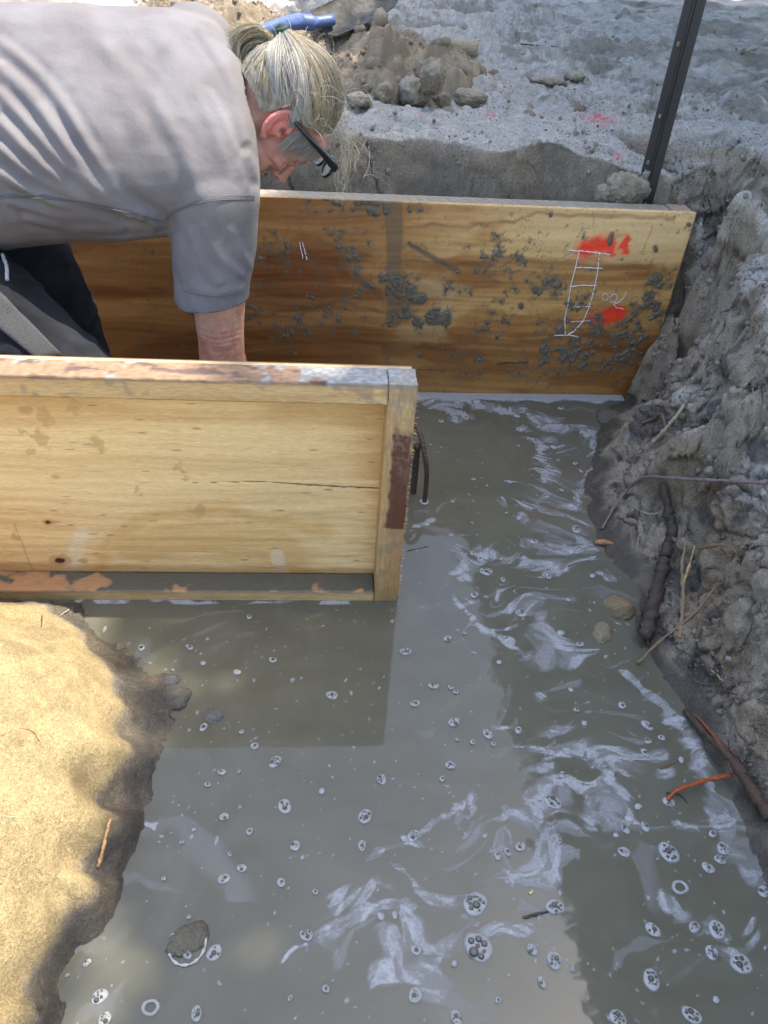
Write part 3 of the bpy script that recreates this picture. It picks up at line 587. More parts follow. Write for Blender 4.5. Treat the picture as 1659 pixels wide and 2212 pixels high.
# ================================================================== WOOD
def wood(P, light, dark, s=1.0, seed=0, lat=.5):
    """P (n,3) with x along the grain and z across it: growth-ring figure of rotary-cut pine"""
    W = P.copy(); W[:, 2] += .03*pn(P*np.array([1.2, 1, 5]), s, seed)+.015*pn(P*np.array([4, 1, 9]), s, seed+1)
    bands = pn(W*np.array([.7, 1, 11]), s, seed+2); thin = fbm(W*np.array([1.5, 1, 90]), s, 3, seed+3); fig = pn(W*np.array([2.2, 1, 34]), s, seed+4)
    t = np.clip(lat+.55*bands+.34*thin+.30*fig, 0, 1)
    return mix(np.broadcast_to(light, P.shape), dark, t)
def box_cols(o, light, dark, axis=0, seed=0, fn=None, rough=.75):
    me = o.data; V = np.zeros(len(me.vertices)*3); me.vertices.foreach_get('co', V); V = V.reshape(-1, 3)
    Q = V if axis == 0 else V[:, [2, 1, 0]]
    Q = np.stack([Q[:, 0], Q[:, 1], Q[:, 2]+Q[:, 1]*.9], 1)
    c = wood(Q, np.array(light), np.array(dark), 1, seed); ro = np.full(len(V), rough)
    if fn: c, ro = fn(V, c, ro)
    a = me.attributes.new('Col', 'FLOAT_COLOR', 'POINT'); cc = np.ones((len(V), 4), np.float32); cc[:, :3] = c; a.data.foreach_set('color', cc.ravel())
    a = me.attributes.new('Rough', 'FLOAT', 'POINT'); a.data.foreach_set('value', ro.astype(np.float32))
def dense_box(name, a, b, st, m, parent, disp=0):
    """a board cut into a fine lattice so that its surface can carry figure and wear"""
    V = []; Fc = []; n0 = 0
    dims = [max(1, int(round((b[i]-a[i])/st))) for i in range(3)]; co = [np.linspace(a[i], b[i], dims[i]+1) for i in range(3)]
    for ax in range(3):
        i, j = [(1, 2), (2, 0), (0, 1)][ax]
        for side in (0, 1):
            A, B = np.meshgrid(co[i], co[j]); v = np.zeros((A.size, 3)); v[:, i] = A.ravel(); v[:, j] = B.ravel(); v[:, ax] = (a, b)[side][ax]
            f = grid_faces(len(co[i]), len(co[j]))
            if side == 0: f = f[:, ::-1]
            V.append(v); Fc.append(f+n0); n0 += len(v)
    V = np.concatenate(V); Fc = np.concatenate(Fc)
    # weld by rounding
    key = np.round(V/st*7).astype(np.int64); _, idx, inv = np.unique(key, axis=0, return_index=True, return_inverse=True)
    V = V[idx]; Fc = inv.reshape(-1)[Fc]
    if disp:
        d = np.stack([fbm(V, 30, 3, 80+k) for k in range(3)], 1)*disp; V = V+d
        # soften the arris
        for ax in range(3):
            pass
    return mesh_np(name, V, Fc, m, parent)

def build_box():
    root = empty('formwork_box', (0, 0, 0)); tag(root, 'pale plywood formwork panel with timber rails, standing in the water nearest the camera', 'formwork panel')
    y0, y1, XR, XL, HT = 1.416, 1.486, .192, -1.35, .633
    def sandy(V, c, ro):       # sand and grime caked on the top face
        n = fbm(V, 22, 4, 101); n2 = fbm(V, 70, 2, 102); top = sm(HT-.012, HT-.002, V[:, 2])
        rim = sm(y0+.055, y0+.085, V[:, 1]+.02*n)
        c = mix(c, np.array([.21, .125, .08])*(1+.5*n2[:, None]), top*.88)
        c = mix(c, np.array([.07, .045, .04]), top*sm(.2, .5, fbm(V*np.array([.4, 1, 1]), 30, 3, 103))*.8)
        g = np.clip(sm(-.1, .25, n+.6*rim+2.2*sm(-.25, .25, V[:, 0])-.75), 0, 1)*top
        c = mix(c, mix(np.broadcast_to([.21, .205, .19], c.shape), np.array([.32, .31, .29]), sm(-.2, .4, n2)), g)
        fr = 1-sm(y0, y0+.004, V[:, 1])                                    # front face: smears towards the corner
        c = mix(c, np.array([.27, .20, .12]), .7*fr*sm(.05, .35, n+1.3*sm(-.06, .2, V[:, 0])*sm(HT-.1, HT, V[:, 2])-.35)*.85)
        return c, ro
    o = dense_box('top_rail', (XL, y0, .583), (.1305, y1, HT), .005, M_timber, root, .0008); box_cols(o, (.64, .44, .20), (.42, .24, .09), 0, 3, sandy)
    def post(V, c, ro):
        n = fbm(V, 20, 4, 111); n2 = fbm(V, 80, 2, 112); z = V[:, 2]; xx = V[:, 0]
        c, ro = sandy(V, c, ro)
        st = sm(.5, 1, sm(.030, .018, np.abs(xx-.170-.006*n))*sm(.235, .245, z+.006*n)*sm(.53, .50, z+.03*n))
        c = mix(c, np.array([.10, .028, .012]), st*.93)
        c = mix(c, np.array([.30, .24, .17]), sm(.3, .62, z)*sm(-.1, .5, n2+n*.6)*.65)
        c = mix(c, np.array([.30, .17, .05]), sm(.12, .0, z)*.6); return c, ro
    o = dense_box('end_post', (.1320, y0-.001, .0), (XR, y1, HT+.001), .004, M_timberv, root, .001); box_cols(o, (.58, .40, .17), (.40, .22, .085), 2, 9, post)
    def bott(V, c, ro):
        n = fbm(V*np.array([1, 1, 1]), 14, 3, 121); top = sm(.024, .030, V[:, 2]); e = sm(-.05, .05, V[:, 1]*0+n*.35+sm(-.75, -.35, V[:, 0])*.45-.18+4*(V[:, 1]-1.445))*top
        c = mix(c, np.array([.42, .19, .09]), top*.6); c = mix(c, np.array([.105, .10, .078]), e)
        return c, ro*(1-e)+.12*e
    o = dense_box('bottom_rail', (XL, y0+.001, -.02), (.1305, y1, .031), .005, M_timber, root, .0008); box_cols(o, (.56, .40, .17), (.38, .22, .09), 0, 5, bott)
    # plywood sheet behind the frame
    x0, x1, z0, z1, st = XL, XR-.004, -.02, HT-.003, .0024
    xs = np.arange(x0, x1, st); zs = np.arange(z0, z1, st); X, Z = np.meshgrid(xs, zs); n = X.size
    P = np.stack([X.ravel(), np.zeros(n), Z.ravel()], 1)
    Q = P.copy()
    def pxp(u, v): p = aty(u, v, y1+.003); return p[0], p[2]
    knots = [(105, 1128, .010, 1), (130, 1211, .017, 1), (268, 1177-40, .006, 0), (55, 885, .010, 0), (120, 1030, .006, 0), (180, 1212, .008, 0)]
    for u, v, r, _ in knots:
        kx, kz = pxp(u, v); dx, dz = Q[:, 0]-kx, Q[:, 2]-kz; g = np.exp(-((dx/(r*5))**2+(dz/(r*2.6))**2)); Q[:, 2] += g*np.sign(dz+1e-6)*-r*1.2
    c = wood(Q*np.array([.8, 1, 1.0]), np.array([.88, .61, .28]), np.array([.54, .30, .10]), 1, 12, .30)
    c = mix(c, np.array([.78, .53, .23]), np.full(n, .35))
    Q3 = P.copy(); n1 = fbm(P, 6, 4, 131); n2 = fbm(P*np.array([3, 1, 40]), 1, 3, 132)
    # damp tide shapes, stains and drips
    def px_poly(pts): return [pxp(u, v) for u, v in pts]
    wet = sm(.035, .0, seg_dist(P[:, 0]+.03*n1, P[:, 2]+.03*n1, px_poly([(255, 1160), (330, 1110), (470, 1100), (560, 1130), (700, 1150)])))
    wet = np.maximum(wet, sm(.085, .03, seg_dist(P[:, 0]+.05*n1, P[:, 2]+.04*n1, px_poly([(300, 1180), (420, 1160), (560, 1180), (660, 1220)]))))
    wet = np.maximum(wet, sm(.02, .0, seg_dist(P[:, 0]+.02*n1, P[:, 2], px_poly([(215, 1230), (240, 1160), (300, 1120)]))))
    c = mix(c, c*np.array([.82, .70, .50]), wet*.6)
    c = mix(c, np.array([.50, .27, .08]), sm(.10, .0, seg_dist(P[:, 0]+.05*n2, P[:, 2]+.012*n2, px_poly([(620, 875), (860, 880)])))*.55)
    c = mix(c, np.array([.52, .29, .09]), sm(.12, .0, seg_dist(P[:, 0]+.07*n2, P[:, 2], px_poly([(800, 930), (850, 1010)])))*.6)
    c = mix(c, np.array([.56, .33, .11]), sm(.05, .0, seg_dist(P[:, 0]+.09*n2, P[:, 2], px_poly([(835, 1050), (830, 1230)])))*.5)
    c = mix(c, np.array([.52, .30, .10]), sm(.05, .0, seg_dist(P[:, 0]+.08*n2, P[:, 2], px_poly([(0, 862), (250, 868)])))*.5)
    for u, v, r in ((90, 950, .02), (70, 975, .012), (95, 900, .02), (160, 880, .016), (50, 930, .012), (210, 960, .018), (385, 1010, .01), (400, 1030, .008), (430, 1105, .02), (30, 1155, .012), (300, 1060, .01)):
        kx, kz = pxp(u, v); d = np.hypot(P[:, 0]-kx, (P[:, 2]-kz)*.7)+.012*fbm(P, 60, 2, 141); c = mix(c, np.array([.46, .27, .09]), sm(r, r*.6, d)*.55)
    c = mix(c, np.array([.42, .25, .10]), sm(.0025, .0012, seg_dist(P[:, 0]+.003*n1, P[:, 2], px_poly([(30, 1130), (70, 1235)])))*.6)
    c = mix(c, np.array([.80, .68, .46]), sm(.025, .01, seg_dist(P[:, 0]+.02*n1, P[:, 2], px_poly([(185, 1150), (160, 1230)])))*.5)
    c = mix(c, np.array([.80, .68, .46]), sm(.02, .01, seg_dist(P[:, 0]+.02*n1, P[:, 2], px_poly([(590, 1195), (620, 1240)])))*.5)
    # small dark dashes along the grain
    F1, _, idn = wor(P*np.array([.45, 1, 2.6]), 28, 7); c = mix(c, np.array([.25, .14, .06]), sm(.16, .06, F1/(.4+idn))*(idn > .62)*.8)
    F1, _, idn = wor(P*np.array([.25, 1, 4]), 30, 8); c = mix(c, np.array([.42, .25, .10]), sm(.2, .06, F1/(.4+idn))*(idn > .5)*.5)
    # the split across the middle
    cr = px_poly([(455, 1043), (560, 1040), (640, 1046), (740, 1052), (829, 1055)]); d = seg_dist(P[:, 0], P[:, 2]+.0015*pn(P, 40, 144), cr)
    t = sm(-.36, .1, P[:, 0]); c = mix(c, np.array([.05, .025, .012]), sm(.0024, .0008, d/(.25+.9*t)))
    for u, v, r, dk in knots:
        kx, kz = pxp(u, v); d = np.hypot((P[:, 0]-kx)*.62, P[:, 2]-kz)+.002*pn(P, 90, 145)
        c = mix(c, np.array([.45, .23, .08]), sm(r*1.3, r*.8, d)*.6)
        if dk: c = mix(c, np.array([.07, .022, .012]), sm(r*.55, r*.42, d))
    # water-dark foot of the sheet and a damp line above the rail
    c = mix(c, c*np.array([.6, .5, .38]), sm(.062, .045, P[:, 2]+.01*n1)*.9)
    ro = np.full(n, .6)-.2*wet
    V = P.copy(); V[:, 1] = y1+.003
    dn = .0012*fbm(P*np.array([1, 1, 8]), 6, 2, 146); V[:, 1] += dn+.0015*sm(.0024, .0008, seg_dist(P[:, 0], P[:, 2], cr))
    ni = len(V); face = grid_faces(len(xs), len(zs))
    # back and edges of the sheet
    nx, nz = len(xs), len(zs); idx = np.arange(ni).reshape(nz, nx); per = np.concatenate([idx[0], idx[1:, -1], idx[-1, :-1][::-1], idx[1:-1, 0][::-1]])
    Vb = V[per].copy(); Vb[:, 1] = y1+.003+.018; m = len(per); k = np.arange(m)
    side = np.stack([per[k], per[(k+1) % m], ni+(k+1) % m, ni+k], 1)[:, ::-1]
    cb = c[per]*.6
    topm = sm(HT-.006, HT-.004, Vb[:, 2]); cb = mix(cb, np.array([.27, .26, .23]), topm*.8)
    Vc = np.array([[x0, y1+.021, z0], [x1, y1+.021, z0], [x1, y1+.021, z1], [x0, y1+.021, z1]]); nb = ni+m
    o = mesh_np('plywood_sheet', np.concatenate([V, Vb, Vc]), np.concatenate([face, side, [[nb, nb+3, nb+2, nb+1]]]), M_ply, root,
                cols={'Col': np.concatenate([c, cb, np.tile([.4, .25, .12], (4, 1))]), 'Rough': np.concatenate([ro, np.full(m+4, .8)])})
    # torn fibres along the sawn edge of the post
    mb = MB()
    for i in range(170):
        z = rnd.uniform(.02, .62); l = rnd.uniform(.003, .011); x = XR-.001; y = rnd.uniform(y0, y0+.02); a = rnd.uniform(-.8, .5)
        mb.tube([(x, y, z), (x+l*.6, y-.001, z+l*a*.5), (x+l, y-.002, z+l*a)], [.0007, .0005, .0002], 3)
    f = mb.build('torn_fibres', mat('pale_wood_fibre', (.55, .40, .20), .9), root)
    f['kind'] = 'stuff'
build_box()

def build_board():
    BX, BY, YW = 1.1975, 2.5117, .0236
    root = empty('formwork_board', (BX, BY, 0), YW); tag(root, 'long mud-splashed plywood board with red paint and chalk marks, at the rear of the pit', 'formwork board')
    Rm = np.array([[math.cos(YW), -math.sin(YW)], [math.sin(YW), math.cos(YW)]]); nrm = np.array([-math.sin(YW), math.cos(YW), 0])
    def bp(u, v):                     # photo pixel -> board face (x along, z up), local
        d = ray(u, v); t = ((np.array([BX, BY, 0])-CAM)@nrm)/(d@nrm); p = CAM+d*t; q = (p[:2]-[BX, BY])@Rm; return q[0], p[2]
    def B(pts): return [bp(u, v) for u, v in pts]
    b4 = lambda L_: B([(829.5+.5*x, 398+.5*y) for x, y in L_])
    L, HT, st = 2.75, .684, .0034
    xs = np.arange(-L, .0001, st); xs[-1] = 0; zs = np.linspace(-.12, HT, int((HT+.12)/st)); X, Z = np.meshgrid(xs, zs); n = X.size
    P = np.stack([X.ravel(), np.zeros(n), Z.ravel()], 1); x, z = P[:, 0], P[:, 2]
    n1 = fbm(P, 5, 4, 201); n2 = fbm(P*np.array([2.5, 1, 30]), 1, 3, 202); n3 = fbm(P, 40, 3, 203)
    c = wood(P*np.array([.75, 1, .8]), np.array([.66, .385, .125]), np.array([.37, .155, .035]), 1, 22, .42)
    c = mix(c, np.array([.80, .53, .24]), sm(.46, .60, z+.03*n1+.03*n2)*sm(-1.1, -.2, x)*.8)          # drier, paler upper right
    # broad wavy latewood figures
    for pts, wd, a in ((b4([(0, 205), (200, 190), (420, 185), (560, 165), (660, 125), (800, 150), (1000, 135), (1250, 165)]), .010, .55), (b4([(0, 330), (300, 350), (600, 330), (800, 345), (1150, 360)]), .02, .5),
                       (b4([(0, 720), (300, 700), (560, 690), (800, 660), (1000, 680)]), .020, .6), (b4([(-500, 330), (-200, 350), (0, 480), (150, 500)]), .03, .5), (b4([(-600, 560), (-200, 500), (100, 600)]), .014, .5)):
        c = mix(c, np.array([.23, .095, .025]), sm(wd, 0, seg_dist(x, z+.02*n1+.008*n2, pts))*a)
    c = mix(c, np.array([.56, .38, .17]), sm(.05, .02, seg_dist(x+.05*n2, z+.015*n1, b4([(150, 430), (300, 470), (250, 630), (120, 640)])))*.6)
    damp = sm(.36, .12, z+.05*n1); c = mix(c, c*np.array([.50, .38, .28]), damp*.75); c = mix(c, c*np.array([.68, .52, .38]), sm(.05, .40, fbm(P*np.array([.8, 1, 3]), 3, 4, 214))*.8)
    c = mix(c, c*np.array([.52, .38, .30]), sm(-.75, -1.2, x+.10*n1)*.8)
    c = mix(c, np.array([.06, .02, .012]), sm(.006, .002, seg_dist(x, z+.003*n3, b4([(490, 775), (620, 770)])))*.9); c = mix(c, np.array([.09, .035, .015]), sm(.004, .001, seg_dist(x, z+.003*n3, b4([(150, 800), (260, 805)])))*.8)
    # the ghost of a strut: a grey vertical band with rusty edges, and the dark diagonal scar
    u0, u1 = b4([(45, 90), (40, 590)]); d = seg_dist(x, z, [u0, u1]); band = sm(.030, .022, d+.006*n1)
    c = mix(c, np.array([.42, .17, .04]), sm(.045, .028, d+.004*n1)*.5); c = mix(c, np.array([.16, .11, .055]), band*.75)
    c = mix(c, np.array([.12, .085, .05]), sm(.012, .004, seg_dist(x, z+.004*n3, b4([(110, 260), (200, 310), (320, 375)])))*.85)
    for pts in ([(215, 600), (212, 690)], [(230, 640), (250, 700)], [(870, 205), (860, 290)], [(1160, 190), (1110, 300)], [(905, 120), (905, 190)]):
        c = mix(c, np.array([.2, .11, .05]), sm(.004, .001, seg_dist(x+.004*n3, z, b4(pts)))*.4)
    # red spray paint
    def spray(pts, wd, soft, a):
        nonlocal c
        d = seg_dist(x, z, b4(pts)); k = sm(wd+soft, wd, d+.010*n3*(soft > .01)); c = mix(c, np.array([.95, .045, .015]), np.clip(k*a*(1+.25*fbm(P, 300, 1, 210)), 0, 1))
    spray([(870, 278), (905, 268), (945, 262)], .010, .042, 1.0); spray([(965, 262), (975, 275)], .008, .03, .75); spray([(1045, 240), (1028, 262), (1045, 285)], .006, .016, .95); spray([(990, 240), (985, 300)], .003, .012, .6)
    spray([(945, 582), (985, 560), (1010, 557)], .026, .006, 1.0); spray([(905, 575), (925, 585)], .010, .02, .75); spray([(1045, 560), (1052, 560)], .002, .006, .5); spray([(760, 530), (765, 530)], .001, .004, .8)
    c = mix(c, np.array([.35, .06, .03]), sm(.10, .05, seg_dist(x, z, b4([(930, 620), (980, 600)])))*sm(.2, .5, n3)*.5)
    # spray flecks and grit
    F1, _, idn = wor(P, 55, 11); c = mix(c, np.array([.06, .05, .04]), sm(.13, .07, F1/(.3+idn))*(idn > .55)*sm(-.2, .25, fbm(P, 5, 2, 212))*.9)
    F1, _, idn = wor(P, 140, 12); c = mix(c, np.array([.07, .06, .05]), sm(.26, .15, F1/(.4+idn))*(idn > .5)*sm(.15, .4, fbm(P, 7, 3, 213)+.35*sm(.06, .0, seg_dist(x, z, b4([(1110, 300), (1110, 480), (1150, 520), (990, 700)]))))*.9)
    ro = .48-.14*damp
    # mud smears: where the field is high the mud stands proud of the board
    fld = np.zeros(n)-.2
    def blob(L_, s=1):
        nonlocal fld
        for a, b, r, k in L_:
            q = b4([(a, b)])[0]; fld = np.maximum(fld, k*np.exp(-(((x-q[0])**2+((z-q[1])*.85)**2)/(r*s)**2)))
    blob([(500, 300, .07, .55), (450, 350, .05, .55), (560, 340, .05, .5), (600, 380, .05, .5), (640, 440, .06, .5), (590, 410, .05, .45), (710, 425, .035, .8), (740, 440, .03, .6), (790, 455, .03, .6), (40, 430, .05, .95), (60, 470, .04, .95), (10, 400, .04, .8), (285, 430, .04, .5), (510, 500, .035, .5), (510, 590, .05, .5),
          (440, 620, .06, .55), (220, 580, .035, .95), (255, 575, .03, .9), (150, 597, .02, .9), (180, 600, .02, .7), (100, 555, .025, .7), (20, 580, .03, .6), (850, 510, .04, .65), (820, 540, .04, .7), (790, 575, .035, .7), (1150, 495, .035, .95), (1130, 530, .04, .95), (1085, 545, .04, .8), (1175, 555, .05, .75), (1185, 600, .035, .6),
          (1175, 420, .04, .7), (1235, 405, .025, .6), (1240, 440, .02, .7), (720, 635, .05, .65), (770, 635, .04, .6), (710, 735, .05, .85), (730, 720, .04, .7), (830, 690, .06, .7), (800, 740, .06, .75), (850, 740, .07, .8), (900, 720, .06, .65), (920, 625, .04, .95), (905, 600, .04, .75), (1045, 625, .03, .7), (1050, 690, .09, .75), (1060, 710, .06, .9), (1010, 760, .08, .7), (930, 770, .07, .6), (740, 800, .06, .5),
          (590, 810, .05, .5), (330, 750, .05, .45), (400, 770, .05, .45), (250, 180, .03, .3), (210, 240, .03, .4), (110, 570, .03, .5), (-100, 350, .05, .5), (-160, 300, .04, .5), (-80, 420, .04, .6), (-150, 480, .05, .5), (-230, 560, .05, .5), (-300, 520, .05, .55), (-360, 600, .05, .55), (-420, 650, .06, .6), (-380, 550, .05, .5), (-250, 620, .04, .5), (-560, 540, .09, .4), (-700, 440, .10, .6), (-650, 520, .10, .6), (-420, 300, .05, .55), (-520, 300, .05, .65), (-480, 330, .05, .5),
          (-300, 120, .03, .6), (-320, 100, .03, .6), (-260, 140, .02, .6), (-220, 125, .03, .5), (-170, 110, .03, .5), (-130, 100, .04, .5), (-110, 120, .03, .5), (-60, 105, .02, .5), (-200, 230, .05, .45), (-150, 200, .05, .4)])
    tex = fbm(P, 26, 4, 220); tex2 = fbm(P, 80, 3, 221)
    hm = fld*.95+.50*tex+.38*tex2-.66
    thick = [(125, 470, 35, 150, 60), (130, 490, 40, 18, 20), (97, 545, 30, 100, 570)]
    for pts, wd in (([(112, 455), (125, 490), (165, 497)], .016), ([(90, 530), (100, 570)], .012), ([(135, 597), (160, 597)], .012), ([(200, 590), (255, 585), (270, 570)], .016), ([(983, 215), (975, 258)], .006), ([(112, 100), (112, 115)], .006), ([(160, 105), (160, 112)], .006), ([(720, 128), (720, 135)], .006), ([(1015, 650), (1045, 640)], .010), ([(-260, 60), (-240, 62)], .006), ([(-215, 78), (-185, 88)], .009), ([(-115, 78), (-70, 72), (-30, 82)], .010), ([(-60, 110), (-30, 125)], .012), ([(10, 90), (10, 120)], .010),
                    ([(315, 378), (325, 380)], .006), ([(1170, 270), (1175, 285)], .006), ([(1315, 172), (1320, 176)], .005), ([(590, 520), (592, 530)], .008), ([(150, 735), (152, 740)], .006), ([(355, 805), (357, 815)], .006), ([(700, 420), (730, 410)], .012), ([(650, 450), (655, 460)], .010)):
        hm = np.maximum(hm, (1-seg_dist(x, z, b4(pts))/wd+.25*tex)*.5)
    hm = np.where(z < -.0, -1, hm)
    thin = sm(-.40, .0, hm+.12*n3); c = mix(c, np.array([.15, .115, .07]), thin*.78)
    V = P.copy(); V[:, 1] = .0016*fbm(P*np.array([1, 1, 6]), 5, 2, 222)
    face = grid_faces(len(xs), len(zs)); ni = n; nx, nz = len(xs), len(zs); idx = np.arange(ni).reshape(nz, nx)
    per = np.concatenate([idx[0], idx[1:, -1], idx[-1, :-1][::-1], idx[1:-1, 0][::-1]]); m = len(per); k = np.arange(m)
    Vb = V[per].copy(); Vb[:, 1] = .017; side = np.stack([per[k], per[(k+1) % m], ni+(k+1) % m, ni+k], 1)[:, ::-1]
    Vc = np.array([[-L, .017, -.12], [0, .017, -.12], [0, .017, HT], [-L, .017, HT]]); nb = ni+m
    cb = np.tile([.30, .22, .12], (m, 1))*(.7+.6*_rs.rand(m, 1))
    mesh_np('plywood_sheet', np.concatenate([V, Vb, Vc]), np.concatenate([face, side, [[nb, nb+3, nb+2, nb+1]]]), M_ply, root, cols={'Col': np.concatenate([c, cb, np.tile([.35, .22, .1], (4, 1))]), 'Rough': np.concatenate([ro, np.full(m+4, .8)])})
    # mud standing on the face
    keep = (hm > 0); kf = keep[face].any(1); f2 = face[kf]; used = np.unique(f2); rm = -np.ones(n, int); rm[used] = np.arange(len(used))
    Vm = P[used]; h = np.clip(hm[used], 0, .5); Vm[:, 1] = -.0006-np.where(h > 0, .0008+.0040*h*(1+.9*tex2[used])+.0015*np.abs(tex2[used]), -.003)
    mesh_np('mud_splashes', Vm, rm[f2], M_mud, root)['kind'] = 'stuff'
    # timber behind the sheet
    def grey(V, c, ro):
        nn = fbm(V, 18, 3, 231); top = sm(HT-.016, HT-.008, V[:, 2]); c = mix(c, np.array([.27, .235, .17]), top*.7)
        c = mix(c, np.array([.17, .13, .09]), sm(.45, .8, np.abs(np.sin(V[:, 0]*95+V[:, 1]*60+nn*1.5)))*top*.5)
        c = mix(c, np.array([.24, .23, .20]), sm(0, .4, nn)*top*.6); return c, ro
    o = dense_box('top_rail', (-L, .0185, HT-.05), (-.075, .09, HT-.004), .006, M_timber, root, .0008); box_cols(o, (.34, .26, .15), (.22, .15, .08), 0, 31, grey)
    def endp(V, c, ro): nn = fbm(V, 30, 3, 233); c = mix(c, np.array([.33, .30, .25]), sm(-.1, .4, nn)*.6); return mix(c, np.array([.26, .12, .09]), sm(.3, .0, nn)*sm(.03, .06, V[:, 1]*0+.05)*.4), ro
    o = dense_box('end_post', (-.072, .0185, -.12), (-.006, .088, HT-.001), .006, M_timberv, root, .0012); box_cols(o, (.36, .27, .18), (.25, .15, .10), 2, 33, endp)
    # chalk drawing: ladder of dimension lines and the number 700 written upside down
    def chalk(pts, wd=.0022, rag=1):
        q = []
        P2 = b4(pts)
        for (a, b), (c_, d_) in zip(P2[:-1], P2[1:]):
            m_ = max(2, int(math.hypot(c_-a, d_-b)/.004))
            for i in range(m_): t = i/m_; q.append((a+(c_-a)*t, b+(d_-b)*t))
        q.append(P2[-1]); mb = MB(); seg = []
        for a in q:
            if rnd.random() < .05*rag and len(seg) > 2: mb.tube([(s[0], -.0026, s[1]) for s in seg], [wd*rnd.uniform(.6, 1.1) for _ in seg], 5); seg = []
            seg.append((a[0]+rnd.gauss(0, .0005), a[1]+rnd.gauss(0, .0005)))
        if len(seg) > 1: mb.tube([(s[0], -.0026, s[1]) for s in seg], [wd*rnd.uniform(.6, 1.1) for _ in seg], 5)
        mb.build('chalk_mark', M_chalk, root)
    chalk([(795, 284), (880, 290), (975, 303)]); chalk([(842, 290), (825, 365), (805, 440), (793, 520), (780, 580), (782, 645)]); chalk([(930, 295), (922, 380), (905, 460), (885, 530), (860, 590), (820, 635), (795, 648)])
    chalk([(830, 358), (943, 362)]); chalk([(806, 441), (860, 435), (920, 437)]); chalk([(815, 530), (890, 527)], .0014); chalk([(805, 594), (860, 590), (890, 588)], .0014); chalk([(737, 652), (800, 650), (838, 658)])
    def circ(cx_, cy_, rx, ry, rot=0): return [(cx_+rx*math.cos(t)*math.cos(rot)-ry*math.sin(t)*math.sin(rot), cy_+rx*math.cos(t)*math.sin(rot)+ry*math.sin(t)*math.cos(rot)) for t in np.linspace(0, 6.6, 16)]
    chalk(circ(955, 486, 13, 15, .3), .0014, .3); chalk(circ(991, 492, 15, 19, .4), .0014, .3); chalk([(1046, 463), (1035, 490), (1015, 508), (990, 520), (1005, 533), (1035, 538)], .0014, .3)
    chalk([(-365, 88+160), (-350, 160+160)], .002); chalk([(-352, 90+160), (-333, 165+160)], .002)
build_board()

# ================================================================== STEEL STAKE, REBAR, SHOVEL, TIMBER HANDLE
def build_stake():
    root = empty('steel_stake', (1.079, 2.68, 0)); tag(root, 'dark steel stake with nail holes, driven upright behind the rear board', 'stake')
    w, t, z0, z1 = .033, .004, -.2, 2.3; mb = MB()
    prof = [(-w, 0), (-.008, 0), (-.005, -.006), (-.0015, -.006), (0, -.002), (.0015, -.006), (.005, -.006), (.008, 0), (w, 0), (w, t), (.008, t), (-.008, t), (-w, t)]
    zs = np.linspace(z0, z1, 40); V = [(x, y, z) for z in zs for x, y in prof]; k = len(prof)
    Fc = [(a*k+i, a*k+(i+1) % k, (a+1)*k+(i+1) % k, (a+1)*k+i) for a in range(39) for i in range(k)]+[tuple(range(k-1, -1, -1)), tuple(39*k+i for i in range(k))]
    mb.add(V, Fc); b = mb.build('stake_bar', M_steel, root, smooth=False)
    for zz, col in ((.79, 0), (.93, 1), (1.13, 1)):
        h = MB(); h.tube([(-.020+.003*math.cos(a), -.0008, zz+.0055*math.sin(a)) for a in np.linspace(0, 6.283, 13)], .0013, 5); h.build('nail_hole_rim', M_hole, root)
        h = MB(); h.add([(-.020+.0026*math.cos(a), -.0006, zz+.005*math.sin(a)) for a in np.linspace(0, 5.9, 12)], [tuple(range(12))]); h.build('nail_hole', M_hole if zz == .93 else M_black, root)
build_stake()
def rebar(pts, r):
    mb = MB(); sp = spline(pts, 14); ln = 0; P = [sp[0]]
    for a, b in zip(sp[:-1], sp[1:]):
        d = np.linalg.norm(b-a); k = max(1, int(d/.0016))
        for i in range(1, k+1): P.append(a+(b-a)*i/k)
    rad = [r*(1.0+.16*(math.sin(i*1.0) > .1)) for i in range(len(P))]; mb.tube(P, rad, 8, jit=.04); return mb
def build_rebar():
    a = rebar([(.303, 1.836, -.12), (.303, 1.836, .05), (.300, 1.838, .11), (.292, 1.845, .155), (.280, 1.88, .20), (.270, 1.92, .215), (.264, 1.96, .19), (.262, 1.975, .13), (.262, 1.98, -.12)], .0066)
    a.tube([(.285+.012*math.cos(t), 1.865, .138+.010*math.sin(t)) for t in np.linspace(0, 6.3, 10)], .0009, 4)
    tag(a.build('rebar_loop', M_rust), 'rusty ribbed reinforcing bar bent into a loop, standing in water beside the front box post', 'rebar')
    b = rebar([(.272, 1.885, -.12), (.272, 1.885, .10), (.270, 1.885, .16), (.273, 1.875, .178)], .0095)
    tag(b.build('rebar_stub', M_rust), 'short thick rusty bar end standing inside the rebar loop in the water', 'rebar')
    # ripple of froth where the bar meets the water
    mb = MB(); mb.tube([(.303+.011*math.cos(t), 1.836+.010*math.sin(t), .002) for t in np.linspace(0, 6.283, 16)], .0035, 6); tag(mb.build('froth_ring', M_frothr), 'white froth ring round the foot of the rebar loop', 'froth')
build_rebar()

